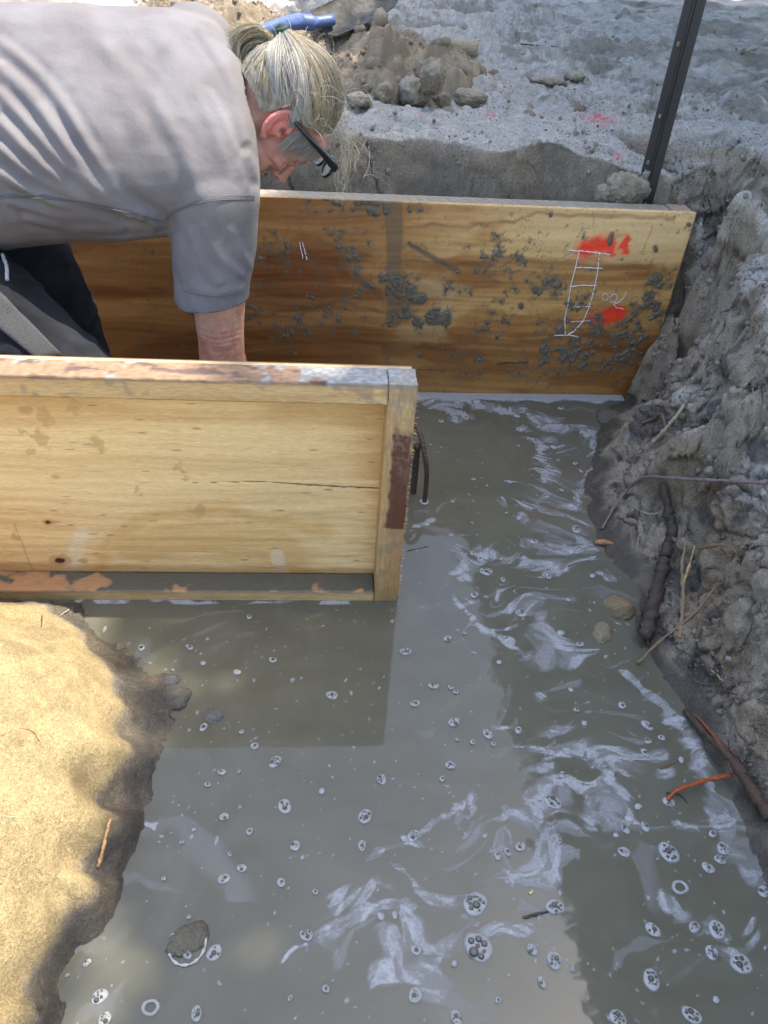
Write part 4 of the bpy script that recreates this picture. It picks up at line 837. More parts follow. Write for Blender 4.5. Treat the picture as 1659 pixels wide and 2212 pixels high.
def lump(name, u=None, v=None, r=.05, sq=(1, 1, .8), seed=1, m=None, col=(.2, .165, .115), col2=(.30, .255, .185), loc=None, sub=5, rough=.22, base=None, dz=0):
    """a clod: faceted by cell noise, roughened, resting where the sight line of the pixel meets the ground"""
    c = np.array(loc) if loc is not None else hit(u, v)
    bm = bmesh.new(); bmesh.ops.create_icosphere(bm, subdivisions=sub, radius=1); V = np.array([q.co[:] for q in bm.verts]); bm.verts.index_update()
    Fc = np.array([[q.index for q in p.verts] for p in bm.faces]); bm.free()
    f1, f2, idn = wor(V, 1.5, seed); d = 1+rough*(.9*pn(V, 1.1, seed+.3)+.6*(.5-f1)+.35*(idn-.5))+.10*rough*4*fbm(V, 5, 3, seed+.7)+.03*fbm(V, 14, 3, seed+.9)
    V = V*d[:, None]*np.array(sq)*r
    n = fbm(V+c, 18, 3, seed); up = V[:, 2]/(r*sq[2]); cc = mix(np.broadcast_to(col, V.shape), np.array(col2), sm(-.2, .7, up*.8+n))
    o = mesh_np(name, V, Fc, m or M_clod, cols={'Col': cc, 'Rough': np.full(len(V), .9)}); o.location = (c[0], c[1], c[2]+r*sq[2]*.45+dz); o.rotation_euler = (0, 0, seed*1.3)
    return o
def heap_crumbs(par, VV, bs):
    rs = np.random.RandomState(4); bm = bmesh.new(); bmesh.ops.create_icosphere(bm, subdivisions=2, radius=1); B = np.array([v.co[:] for v in bm.verts]); bm.verts.index_update(); Fb = np.array([[v.index for v in f.verts] for f in bm.faces]); bm.free()
    ok = np.where(bs > -.01)[0]; V = []; Fc = []; Cc = []; k = 0
    for i in range(1500):
        p = VV[rs.choice(ok)]; r = rs.uniform(.006, .015)*(1+1.6*(rs.rand() < .12)); d = 1+.35*pn(B+i*.37, 1.3, 5)+.22*pn(B+i*.37, 3.5, 6)
        V.append(B*d[:, None]*r*rs.uniform(.75, 1.2, 3)+p+[0, 0, r*.2]); Fc.append(Fb+k); k += len(B); Cc.append(np.tile(np.array([.235, .185, .125])*rs.uniform(.8, 1.2), (len(B), 1)))
    c = mesh_np('loose_crumbs', np.concatenate(V), np.concatenate(Fc), M_clod, par, cols={'Col': np.concatenate(Cc)}); c['kind'] = 'stuff'
def build_heap():
    # loose spoil heap: a lobed mound of crumbs on the flat behind the trench
    x0, x1, y0, y1, st = -1.25, 1.05, 3.15, 6.1, .0085
    xs = np.arange(x0, x1, st); ys = np.arange(y0, y1, st*1.15); X, Y = np.meshgrid(xs, ys); n = X.size; P = np.stack([X.ravel(), Y.ravel(), np.zeros(n)], 1); x, y = P[:, 0], P[:, 1]
    h = np.zeros(n)
    for cx_, cy_, rx, ry, hh in ((.18, 3.85, .36, .42, .19), (.10, 3.70, .26, .3, .06), (.42, 3.75, .20, .30, .12), (-.10, 4.0, .32, .40, .16), (.34, 4.25, .20, .30, .13), (-.45, 4.7, .36, .5, .13), (-.75, 5.1, .35, .5, .14), (.55, 4.0, .16, .26, .08), (-.30, 4.4, .3, .4, .10)):
        h = np.maximum(h, hh*np.clip(1-((x-cx_)/rx)**2-((y-cy_)/ry)**2, -1, 1))+.0
    base = blur(h.reshape(X.shape), 3).ravel(); m = sm(-.06, .05, base)
    f1, f2, idn = wor(P+.03*np.stack([pn(P, 6, 91), pn(P, 6, 92), 0*x], 1), 9, 21); g1, _, gid = wor(P, 24, 22); k1, _, kid = wor(P, 60, 23)
    amp = sm(-.02, .10, base)
    z = base*1.0+amp*((.5-f1)*.032*(idn+.3)+(.5-g1)*.026*(gid+.2)+(.55-k1)*.014+.02*fbm(P, 7, 3, 93)+.008*fbm(P, 45, 3, 94))
    ground = np.array([gz(a, b) for a, b in zip(x, y)]); V = P.copy(); V[:, 2] = ground-.03+np.maximum(z, -.05)+.03*sm(.0, .03, base)+amp*(.022*np.maximum(0, fbm(P, 13, 4, 97))+.012*np.maximum(0, .5-wor(P, 95, 24)[0])+.004*fbm(P, 80, 2, 98))
    for u, v, r, dp in ((1100/1.507*.0+735, 128, .03, .05), (793, 93, .022, .05),):
        p = atz(u, v, .93); V[:, 2] -= dp*np.exp(-((x-p[0])**2+((y-p[1])*.6)**2)/r**2)
    n2 = fbm(V, 9, 3, 95); col = mix(np.broadcast_to([.19, .145, .095], V.shape), np.array([.28, .225, .15]), sm(-.3, .4, n2)); col = mix(col, np.array([.12, .095, .065]), sm(.2, .55, fbm(V, 25, 2, 96))*.5)
    face = grid_faces(len(xs), len(ys)); keep = (base > -.03)[face].any(1); f2_ = face[keep]; used = np.unique(f2_); rm = -np.ones(n, int); rm[used] = np.arange(len(used))
    o = mesh_np('soil_heap', V[used], rm[f2_], M_clod, cols={'Col': col[used], 'Rough': np.full(len(used), .95)}); heap_crumbs(o, V[used], base[used]); tag(o, 'crumbly brown heap of dug soil on the flat, right behind the man\'s head', 'soil heap')
    for i, (u, v, r, sq, lb) in enumerate([(830, 197, .040, (1, .9, 1.05), 'rounded soil clod at the front foot of the heap'), (893, 197, .066, (1.15, .9, .85), 'largest knobbly soil clod at the front right foot of the heap'), (1010, 222, .060, (1.3, .9, .6), 'flat-topped dark clod lying alone to the right of the heap'),
                                           (790, 185, .035, (1, 1, .8), 'small clod left of the rounded one at the heap foot'), (775, 205, .040, (1.3, 1, .7), 'grey clod nearest the hair, at the heap foot'), (935, 165, .050, (1, 1, 1.2), 'upright clod on the right slope of the heap'),
                                           (960, 205, .030, (1, 1, .9), 'small clod between the knobbly clod and the flat-topped one'), (1350, 408, .075, (1, .8, .75), 'round clod lodged between rear board and trench wall, left of the stake'), (1310, 415, .045, (1, .8, .9), 'smaller clod left of the one beside the stake'),
                                           (1180, 160+20, .06, (1.6, 1, .35), 'low mound of grit on the flat behind the pit'), (1240, 170, .05, (1.4, 1, .5), 'low lump on the flat just left of the stake')]):
        loc = None
        if i in (0, 1, 3, 4, 6): loc = atz(u, v, .83)-np.array([0, 0, .03])
        if i == 5: loc = atz(u, v, .90)-np.array([0, 0, .03])
        if i in (7, 8): q = aty(u, v, 2.66); loc = q-np.array([0, 0, .03])
        tag(lump('soil_clod', u, v, r, sq, 3+i, loc=loc, rough=.25, sub=5), lb, 'clod', 'loose clods round the soil heap' if i < 7 else 'loose clods on the bank')
build_heap()
def build_shovel():
    root = empty('shovel', (0, 0, 0)); tag(root, 'blue shovel lying on the soil heap, its earthy blade tip pointing up right', 'shovel')
    # handle comes from the left behind the hair to the blue socket, then the blade turned on edge
    A, S0, S1 = atz(500, 88, .98), atz(560, 68, 1.0), atz(648, 46, 1.01)
    mb = MB(); mb.tube(spline([atz(330, 150, .96), A, S0], 6), .017, 10); mb.build('handle', M_handle, root)
    mb = MB(); mb.tube(spline([S0, (S0+S1)/2+[0, 0, .004], S1], 6), [.019+.012*i/12 for i in range(13)], 10)
    for q in range(1): pass
    mb.build('socket', M_blue, root)
    P0, P1 = atz(700, 52, 1.0), atz(852, -18, 1.11)
    ax = P1-P0; Ln = np.linalg.norm(ax); ax /= Ln; side = np.array([.25, .80, .45]); side -= ax*(side@ax); side /= np.linalg.norm(side); nm = np.cross(ax, side); n_ = 18; k = 11; V = []
    for sgn in (0, 1):
        for i in range(n_+1):
            t = i/n_; wd = .085*(1 if t < .6 else math.sqrt(max(0, 1-((t-.6)/.42)**2))); 
            for j in range(k):
                q = j/(k-1)*2-1; V.append(P0+ax*t*Ln+side*q*wd+nm*(-.030*(1-q*q)*(1-t*.5)+sgn*.004+.002*math.sin(t*9+q*5)))
    Fc = []
    for sgn in (0, 1):
        o = sgn*(n_+1)*k
        for i in range(n_):
            for j in range(k-1):
                f = (o+i*k+j, o+i*k+j+1, o+(i+1)*k+j+1, o+(i+1)*k+j); Fc.append(f if sgn else f[::-1])
    b = (n_+1)*k; per = [i*k for i in range(n_+1)]+[n_*k+j for j in range(1, k)]+[i*k+k-1 for i in range(n_-1, -1, -1)]+[j for j in range(k-2, 0, -1)]
    Fc += [(per[i], per[(i+1) % len(per)], b+per[(i+1) % len(per)], b+per[i]) for i in range(len(per))]
    m = mat('earthy_blade', (.06, .055, .045), .8, noise=(40, .5), bump=[(60, .004)]); mesh_np('blade', V, Fc, m, root)
    mb = MB(); mb.tube(spline([S1, (S1+P0)/2, P0+ax*.05], 6), [.030]*7+[.022]*6, 10); mb.build('blade_neck', M_blue, root)
build_shovel()
def build_handle():
    a, b = atz(955, 98, .85), atz(1033, 107, .845); mb = MB(); m = 10; mb.tube([a+(b-a)*i/m for i in range(m+1)], [.036]*m+[.033], 14, jit=.02)
    tag(mb.build('wooden_peg', M_handle, smooth=True), 'round pale wooden peg end sticking out of the heap\'s right side', 'wooden peg')
build_handle()
# ================================================================== TREES standing along the right of the plot (they shade the pit and show in the water)
def build_tree(tx, ty, seed, lab, hgt, y0, y1):
    rs = np.random.RandomState(seed)
    root = empty('shade_tree', (tx, ty, .78)); tag(root, lab, 'tree', 'trees along the right side of the plot')
    mb = MB(); top = np.array([tx-.3, ty+.2, hgt-1.2]); mb.tube(spline([(tx, ty, .4), (tx+.08, ty, 2.0), (tx-.1, ty+.1, 3.6), top], 5), [.19-.009*i for i in range(16)], 10, jit=.05)
    for k in range(12):
        a = rs.uniform(0, 6.28); s = np.array([tx-.05, ty+.05, rs.uniform(2.6, hgt-1.8)]); e = s+np.array([math.cos(a)*rs.uniform(1, 2.0), math.sin(a)*rs.uniform(1, 2.2), rs.uniform(.8, 1.9)])
        mb.tube(spline([s, (s+e)/2+[0, 0, .25], e], 5), [.07-.0055*i for i in range(11)], 6)
    o = mb.build('trunk', M_bark, root); o.matrix_parent_inverse = Matrix.Translation((-tx, -ty, -.78))
    n = 10500; P = []
    while len(P) < n:
        q = np.stack([rs.uniform(1.4, 8.2, 4000), rs.uniform(y0, y1, 4000), rs.uniform(3.7, hgt, 4000)], 1)
        edge = .331*(q[:, 2]+H)+.02-.09*np.exp(-((q[:, 1]-2.9)/.7)**2)-.25*sm(4.4, 5.8, q[:, 1])+.09*fbm(q, 1.1, 3, seed)+.05*pn(q, 4, seed+1)
        ell = ((q[:, 0]-4.6)/3.6)**2+((q[:, 2]-5.6)/2.4)**2
        k = (q[:, 0] > edge)&(ell < 1.05)&((np.abs(q[:, 0]-edge) < 1.2)|(rs.rand(4000) < .75))
        P += list(q[k])
    P = np.array(P[:n]); m = 3
    V = np.zeros((n*m*4, 3)); F_ = np.arange(n*m*4).reshape(-1, 4)
    c = np.repeat(P, m, 0)+rs.normal(scale=.05, size=(n*m, 3)); L_ = rs.uniform(.12, .21, n*m)*np.repeat(np.where(P[:, 0] > .335*(P[:, 2]+H)+.5, 1.35, .9), m); W_ = L_*.45
    d = rs.normal(size=(n*m, 3)); d /= np.linalg.norm(d, axis=1)[:, None]; e = np.cross(d, rs.normal(size=(n*m, 3))); e /= np.linalg.norm(e, axis=1)[:, None]
    V[0::4] = c-d*L_[:, None]*.5; V[1::4] = c+e*W_[:, None]*.6; V[2::4] = c+d*L_[:, None]*.5; V[3::4] = c-e*W_[:, None]*.6
    o = mesh_np('crown', V-np.array([tx, ty, .78]), F_, M_leaf, root, smooth=False)
for i, (ty, lab, hh, a, b) in enumerate([(-1.6, 'leafy tree on the right of the pit, nearest the camera side', 7.4, -4.2, .4), (1.4, 'leafy tree on the right, level with the pit, shading it', 7.8, -.2, 3.2), (4.6, 'leafy tree on the right, level with the soil heap', 7.6, 2.8, 6.6), (8.4, 'leafy tree on the right, farthest back beside the flat', 7.4, 6.0, 10.2)]):
    build_tree(4.5, ty, 40+i, lab, hh, a, b)

# ================================================================== THE MAN
def remesh(mb, voxel, smooth=4):
    o = mesh_np('tmp', mb.v, mb.f, M_skin); md = o.modifiers.new('r', 'REMESH'); md.mode = 'VOXEL'; md.voxel_size = voxel
    if smooth: ms = o.modifiers.new('s', 'SMOOTH'); ms.factor = .5; ms.iterations = smooth
    dg = bpy.context.evaluated_depsgraph_get(); me = bpy.data.meshes.new_from_object(o.evaluated_get(dg)); bpy.data.objects.remove(o)
    V = np.zeros(len(me.vertices)*3); me.vertices.foreach_get('co', V); N = np.zeros(len(me.vertices)*3); me.vertices.foreach_get('normal', N)
    Fq = [tuple(p.vertices) for p in me.polygons]; bpy.data.meshes.remove(me)
    q = np.array([f if len(f) == 4 else f+(f[-1],) for f in Fq]) if any(len(f) != 4 for f in Fq) else np.array(Fq)
    return V.reshape(-1, 3), q, N.reshape(-1, 3)
nz = lambda v: np.array(v, float)/np.linalg.norm(v)
TILT = math.radians(40)
Lf = np.array([-.16, math.cos(TILT), math.sin(TILT)]); Lf = Lf/np.linalg.norm(Lf); Bk = np.array([0, -math.sin(TILT), math.cos(TILT)])   # towards his left; out of his back
def loft(mb, st, n=28, e=2.4):
    """stations: (centre, half-width vector, half-depth vector)"""
    V = []
    for c, a, b in st:
        c, a, b = map(np.array, (c, a, b))
        for k in range(n):
            t = 2*math.pi*k/n; ct, s_ = math.cos(t), math.sin(t)
            V.append(c+a*np.sign(ct)*abs(ct)**(2/e)+b*np.sign(s_)*abs(s_)**(2/e))
    m = len(st); Fc = [(i*n+k, i*n+(k+1) % n, (i+1)*n+(k+1) % n, (i+1)*n+k) for i in range(m-1) for k in range(n)]+[tuple(range(n-1, -1, -1)), tuple((m-1)*n+k for k in range(n))]
    mb.add(V, Fc)
def limb(mb, pts, rad, k=8, n=16, rx=None):
    sp = spline(pts, k); r = np.interp(np.linspace(0, len(pts)-1, len(sp)), range(len(pts)), rad); mb.tube(sp, list(r), n); mb.sphere(sp[0], float(r[0]), sub=2); mb.sphere(sp[-1], float(r[-1]), sub=2)
# ---- joints
SHc = np.array([-.29, 2.01, .985])                      # between the shoulders
shR, shL = SHc-Lf*.205, SHc+Lf*.205
elR = aty(478, 735, 1.85); wrR = elR+np.array([.035, -.02, -.30]); 
elL = aty(478, 548, 2.16); wrL = aty(482, 705, 2.17)
HIP = np.array([-.98, 2.0, .86]); hipR, hipL = HIP-Lf*.11+[0, -.02, -.03], HIP+Lf*.12
knR = np.array([-.565, 1.70, .42]); anR = np.array([-.98, 1.72, -.02]); knL = np.array([-.76, 2.16, .36]); anL = np.array([-.84, 2.2, -.06])
# ---- head frame: face direction, crown direction, his right
T = -f0; Dn = nz(.35*rv-.94*uv); K = nz(.94*rv+.35*uv); th = math.radians(46)
Ff = nz(math.cos(th)*Dn-math.sin(th)*T); Rt = nz(math.cos(th)*T+math.sin(th)*Dn); S = 1.12
ear = aty(599, 281, 1.93); Hc = ear-Rt*.083*S+Ff*.006+K*.004
def hp(f, r, k): return Hc+S*(Ff*f+Rt*r+K*k)
HM = np.stack([Ff, Rt, K])*1.0
def build_body():
    mb = MB()
    X = np.array([1, 0, 0.])
    loft(mb, [(SHc+[.09, 0, .0], Lf*.07, Bk*.06), (SHc+[.05, 0, 0], Lf*.15, Bk*.09), (SHc, Lf*.20, Bk*.115), (SHc+[-.12, 0, -.0], Lf*.21, Bk*.135), (SHc+[-.35, 0, -.03], Lf*.205, Bk*.15), (SHc+[-.55, 0, -.06], Lf*.20, Bk*.15), (HIP, Lf*.19, Bk*.14), (HIP+[-.12, 0, -.02], Lf*.14, Bk*.10)])
    limb(mb, [SHc+X*.0, (SHc+X*.06+hp(-.03, 0, -.10))/2, hp(-.02, 0, -.045)], [.09, .078, .072])
    for sh, el, wr, sg in ((shR, elR, wrR, 1), (shL, elL, wrL, -1)):
        limb(mb, [sh, sh*.6+el*.4, el+[0, 0, .06], el, el+[0, 0, -.06], (el+wr)/2, wr], [.085, .070, .062, .0585, .060, .052, .036], 6)
        # elbow point, on the outside of the bend
        mb.sphere(el+np.array([.012, -.030, .012]), (.030, .030, .034), sub=2)
        # hand: palm, thumb and four fingers reaching down
        dirn = nz(wr-el+np.array([.05, 0, 0])); palm = wr+dirn*.055; sx = nz(np.cross(dirn, [0, 1, 0])); 
        limb(mb, [wr, wr+dirn*.03, palm, palm+dirn*.03], [.034, .034, .036, .032], 4, 10)
        for q in (-1, 1): limb(mb, [wr+dirn*.03+sx*q*.012, palm+dirn*.03+sx*q*.022], [.026, .022], 3, 8)
        for j, (o_, l_) in enumerate([(-.034, .078), (-.012, .090), (.011, .084), (.033, .066)]):
            b = palm+dirn*.035+sx*o_; bend = np.array([0, -.30, 0])
            limb(mb, [b, b+(dirn+bend*.5)*l_*.42+sx*o_*.1, b+(dirn*.9+bend*1.3)*l_*.75, b+(dirn*.75+bend*2.2)*l_], [.0105, .0098, .009, .0078], 4, 8)
        b = wr+dirn*.03+sx*.030*(-1); limb(mb, [b, b-sx*.028+dirn*.030, b-sx*.040+dirn*.060+np.array([0, -.01, 0])], [.015, .0125, .0095], 4, 8)
    for h, k_, a, sy in ((hipR, knR, anR, -1), (hipL, knL, anL, 1)):
        limb(mb, [h, (h+k_)/2, k_, (k_+a)/2+[0, 0, .03], a], [.105, .092, .066, .060, .042], 6)
        limb(mb, [a+[-.04, 0, -.05], a+[.05, 0, -.055], a+[.15, 0, -.075]], [.040, .040, .030], 4, 10)
    # ---- head
    def el_(f, r, k, rf, rr, rk, sub=3): mb.sphere(hp(f, r, k), (rf*S, rr*S, rk*S), HM, sub)
    el_(-.020, 0, .030, .100, .078, .098, 4); el_(.035, 0, -.020, .062, .064, .080); el_(.034, 0, -.078, .055, .053, .042); el_(.078, 0, -.108, .022, .024, .018)
    el_(.068, 0, .060, .036, .058, .040)
    for q in (-1, 1):
        el_(.062, q*.043, -.020, .024, .022, .022); el_(.040, q*.050, -.062, .034, .016, .028); el_(.073, q*.033, .006, .0165, .0165, .0125)
        mb.tube([hp(.088, q*.010, .026), hp(.087, q*.030, .031), hp(.070, q*.056, .022)], [.0095*S, .011*S, .008*S], 10)
        mb.tube([hp(.0905, q*.018, .0035), hp(.090, q*.032, .0005), hp(.080, q*.046, .003)], [.0028*S, .0034*S, .0025*S], 8)
        el_(.100, q*.013, -.036, .011, .009, .009)
        # ear: helix, antihelix, lobe, back
        ec = lambda a, rr: hp(-.012+rr*.024*math.cos(a)-.004*math.sin(a), q*(.083+.006*math.cos(a+2.4)), .002+rr*.036*math.sin(a))
        mb.tube([ec(a, 1) for a in np.linspace(.2, 5.1, 22)], .0052*S, 8); mb.tube([ec(a, .62) for a in np.linspace(1.0, 4.6, 14)], .0036*S, 6)
        el_(-.012, q*.078, .0, .020, .006, .030); el_(-.005, q*.082, -.036, .008, .005, .009); el_(.006, q*.081, -.004, .005, .004, .007)
    mb.tube([hp(.096, 0, .018), hp(.112, 0, -.012), hp(.124, 0, -.032)], [.010*S, .011*S, .0135*S], 10)
    mb.tube([hp(.086, -.022, -.070), hp(.098, 0, -.066), hp(.086, .022, -.070)], [.006*S, .0085*S, .006*S], 8); mb.tube([hp(.084, -.020, -.079), hp(.096, 0, -.080), hp(.084, .020, -.079)], [.006*S, .009*S, .006*S], 8)
    V, Fq, N = remesh(mb, .0040, 3)
    # creases: elbow skin folds, crow's feet, cheek fold
    d0 = np.zeros(len(V)); u, v = proj(V); facing = (N@T) > .1
    near = (np.linalg.norm(V-elR, axis=1) < .13)&facing
    for pts in ([(430, 722), (470, 735), (520, 722)], [(434, 732), (470, 745), (515, 735)], [(438, 742), (470, 754), (505, 746)], [(445, 752), (470, 762), (500, 754)], [(432, 712), (470, 724), (522, 712)]):
        d = seg_dist(u, v, spline_px(pts)); d0 -= near*.0018*np.exp(-(d/2.2)**2)
    hd = (np.linalg.norm(V-Hc, axis=1) < .22)&facing
    for pts, a, w_ in (([(612, 362), (622, 353), (632, 355), (640, 362)], .006, 2.5), ([(604, 352), (614, 356), (622, 362)], .0025, 1.6), ([(606, 361), (614, 361)], .0022, 1.4), ([(608, 343), (617, 351)], .002, 1.4), ([(632, 352), (648, 352), (662, 345)], .0028, 3), ([(575, 340), (590, 355), (600, 372)], .003, 3), ([(655, 335), (672, 338)], .0015, 2), ([(650, 328), (670, 330)], .0015, 2), ([(582, 376), (572, 368)], .0025, 2.5)):
        d = seg_dist(u, v, spline_px(pts)); d0 -= hd*a*np.exp(-(d/w_)**2)
    V = V+N*d0[:, None]
    base = np.array([.50, .26, .17]); c = np.tile(base, (len(V), 1)); n1 = fbm(V, 26, 4, 301); n2 = fbm(V, 90, 3, 302)
    c = mix(c, np.array([.50, .17, .12]), sm(-.1, .5, n1)*.6); c = mix(c, np.array([.60, .36, .25]), sm(.05, .5, n2)*.4)
    de = np.linalg.norm(V-hp(-.012, .084, .002), axis=1); c = mix(c, np.array([.58, .18, .15]), sm(.055, .025, de)*.9); c = mix(c, np.array([.12, .04, .03]), sm(.012, .004, np.linalg.norm(V-hp(.000, .082, .006), axis=1))*.8)
    dl = np.linalg.norm(V-elR, axis=1); c = mix(c, np.array([.50, .16, .13]), sm(.07, .02, dl)*.7)
    fa = (hd)*sm(40, 15, seg_dist(u, v, [(585, 330), (600, 370)])); c = mix(c, np.array([.60, .24, .18]), fa*.6)
    c = mix(c, np.array([.22, .08, .06]), hd*sm(3.0, 1.0, seg_dist(u, v, spline_px([(614, 361), (622, 354), (632, 356), (638, 361)])))*.8)
    o = mesh_np('person', V, Fq, M_skin, cols={'Col': c}); tag(o, 'man bent double in grey t-shirt and black trousers, reaching down between the two formwork boards', 'person')
    return o
def spline_px(pts): return [tuple(p) for p in spline([np.array([a, b, 0.]) for a, b in pts], 5)] if False else [(p[0], p[1]) for p in spline([np.array([a, b, 0.]) for a, b in pts], 5)]
person = build_body()

FOLDS = [  # ridges of the shirt in the photo: points, width, height
    ([(0, 92), (60, 140), (130, 215), (200, 330), (260, 420), (330, 470)], 11, .010), ([(0, 150), (70, 215), (150, 330), (210, 400), (300, 462)], 13, .013), ([(0, 200), (80, 290), (150, 370), (240, 435), (340, 480)], 11, .012),
    ([(0, 262), (70, 335), (150, 405), (250, 450), (350, 488)], 11, .012), ([(0, 320), (80, 385), (170, 432), (280, 465)], 9, .010), ([(0, 375), (90, 425), (200, 462), (330, 492)], 11, .011), ([(20, 432), (110, 462), (220, 485), (330, 498)], 10, .010), ([(60, 470), (150, 492), (260, 500)], 8, .009),
    ([(240, 110), (330, 220), (400, 330), (430, 420)], 16, .007), ([(330, 60), (410, 170), (470, 280), (500, 380)], 18, .006), ([(180, 40), (250, 160), (300, 270)], 22, .006), ([(430, 60), (500, 180), (530, 300)], 9, .006), ([(455, 200), (500, 300), (530, 400)], 9, .005),
    ([(440, 490), (470, 550), (520, 590)], 9, .006), ([(410, 500), (430, 560), (470, 610)], 9, .006), ([(500, 500), (520, 545), (540, 575)], 8, .007), ([(400, 610), (450, 632), (520, 625)], 8, .003), ([(350, 480), (385, 530), (392, 600)], 8, .006), ([(535, 340), (550, 380)], 10, .008)]
def fold_prof(q): return np.exp(-q*q)-.45*np.exp(-((q-1.9)/.9)**2)
def shirt():
    mb = MB()
    st = [(-.178, .110, .09, .0, .0), (-.190, .165, .115, 0, 0), (-.212, .215, .135, 0, 0), (-.238, .240, .145, 0, 0), (-.26, .252, .150, 0, 0), (-.33, .262, .165, 0, .0), (-.43, .262, .178, 0, -.01), (-.56, .265, .192, 0, -.018), (-.72, .270, .200, 0, -.03), (-.88, .275, .200, 0, -.055), (-1.02, .27, .195, 0, -.08), (-1.12, .25, .18, 0, -.10)]
    loft(mb, [(np.array([x, 2.01, .985+dz]), Lf*a, Bk*b) for x, a, b, _, dz in st], 36, 2.3)
    hemc = (aty(382, 622, 1.85)+aty(527, 645, 1.85))/2
    for sh, hem, y_ in ((shR, hemc+np.array([0, 0, -.03]), 1), (shL, shL*.35+elL*.65, -1)):
        mb.tube(spline([sh+np.array([0, 0, .0]), sh*.5+hem*.5, hem], 6), list(np.interp(np.linspace(0, 1, 13), [0, .35, .7, 1], [.098, .100, .094, .092])), 20); mb.sphere(sh, .098, sub=3)
    limb(mb, [SHc+[.0, 0, .0], SHc*.4+hp(-.03, 0, -.10)*.6], [.125, .088])
    V, Fq, N = remesh(mb, .0062, 10)
    u, v = proj(V); facing = sm(-.1, .3, N@T); d0 = .004*fbm(V, 7, 3, 311)
    for pts, wd, a in FOLDS: d0 += facing*a*.52*(1+.8*pn(V, 9, 315))*fold_prof(seg_dist(u, v, spline_px(pts))/wd)
    back = 1-facing; d0 += back*.006*pn(V*np.array([1, 1, 1]), 11, 312)
    V = V+N*d0[:, None]
    me = bpy.data.meshes.new('shirt'); me.from_pydata([tuple(p) for p in V], [], [tuple(f) for f in Fq]); bm = bmesh.new(); bm.from_mesh(me)
    def cut(center, rad, co, no):
        vs = [q for q in bm.verts if (q.co-Vector(center)).length < rad]; fs = {f for q in vs for f in q.link_faces}; es = {e for f in fs for e in f.edges}
        bmesh.ops.bisect_plane(bm, geom=list(fs)+list(es)+list({q for f in fs for q in f.verts}), plane_co=co, plane_no=no, clear_outer=True)
    # sleeve hems, neck opening, bottom hem
    cut(hemc+np.array([0, 0, -.08]), .17, hemc+np.array([0, 0, -.012]), (.12, 0, -1)); hl = shL*.35+elL*.65; cut(hl, .14, hl, (0, 0, -1))
    nk = SHc*.4+hp(-.03, 0, -.10)*.6; cut(nk, .12, nk+np.array([.004, 0, 0]), (1, -.25, .1)); cut((-1.15, 2.0, .88), .36, (-1.02, 2, .8), (-1, 0, .25))
    bm.to_mesh(me); bm.free(); n = len(me.vertices); Vn = np.zeros(n*3); me.vertices.foreach_get('co', Vn); Vn = Vn.reshape(-1, 3)
    col = np.tile(np.array([.158, .145, .145]), (n, 1)); col = mix(col, np.array([.20, .19, .195]), sm(-.2, .4, fbm(Vn, 9, 3, 314))*.5)
    at = me.attributes.new('Col', 'FLOAT_COLOR', 'POINT'); cc = np.ones((n, 4), np.float32); cc[:, :3] = col; at.data.foreach_set('color', cc.ravel())
    for p in me.polygons: p.use_smooth = True
    me.materials.append(M_shirt); o = bpy.data.objects.new('shirt', me); C.objects.link(o); o.parent = person
    sol = o.modifiers.new('thickness', 'SOLIDIFY'); sol.thickness = .0025; sol.offset = -1
    # seams follow the cloth: cast the drawn line onto the shirt
    from mathutils.bvhtree import BVHTree
    bv = BVHTree.FromPolygons([tuple(p) for p in Vn], [tuple(p.vertices) for p in me.polygons])
    for pts in ([(352, 474), (375, 455), (420, 437), (480, 428), (550, 427)], [(0, 423), (80, 424), (140, 430), (200, 440), (270, 454), (330, 472), (352, 476)], [(395, 628), (430, 637), (480, 639), (524, 631)]):
        sp = spline([np.array([a, b, 0.]) for a, b in pts], 14); q = []
        for p in sp:
            h = bv.ray_cast(Vector(CAM), Vector(ray(p[0], p[1])).normalized())
            if h[0] is not None: q.append((np.array(h[0]), np.array(h[1])))
        if len(q) < 3: continue
        mb2 = MB(); 
        hem = pts[0] == (395, 628); Pq = [a+n_*.0005 for a, n_ in q]
        if hem: mb2.tube(Pq, .0011, 5)
        else:
            mb2.tube([p+uv*.004 for p in Pq], .0012, 5); mb2.tube([p-uv*.004 for p in Pq], .0012, 5)
            for a, b in zip(Pq[:-1], Pq[1:]):
                k = max(1, int(np.linalg.norm(b-a)/.0045))
                for i in range(k): c_ = a+(b-a)*i/k; mb2.tube([c_-uv*.004, c_+uv*.004+rv*.001], .0009, 4)
        mb2.build('shirt_seam', M_seam, o)
shirt()
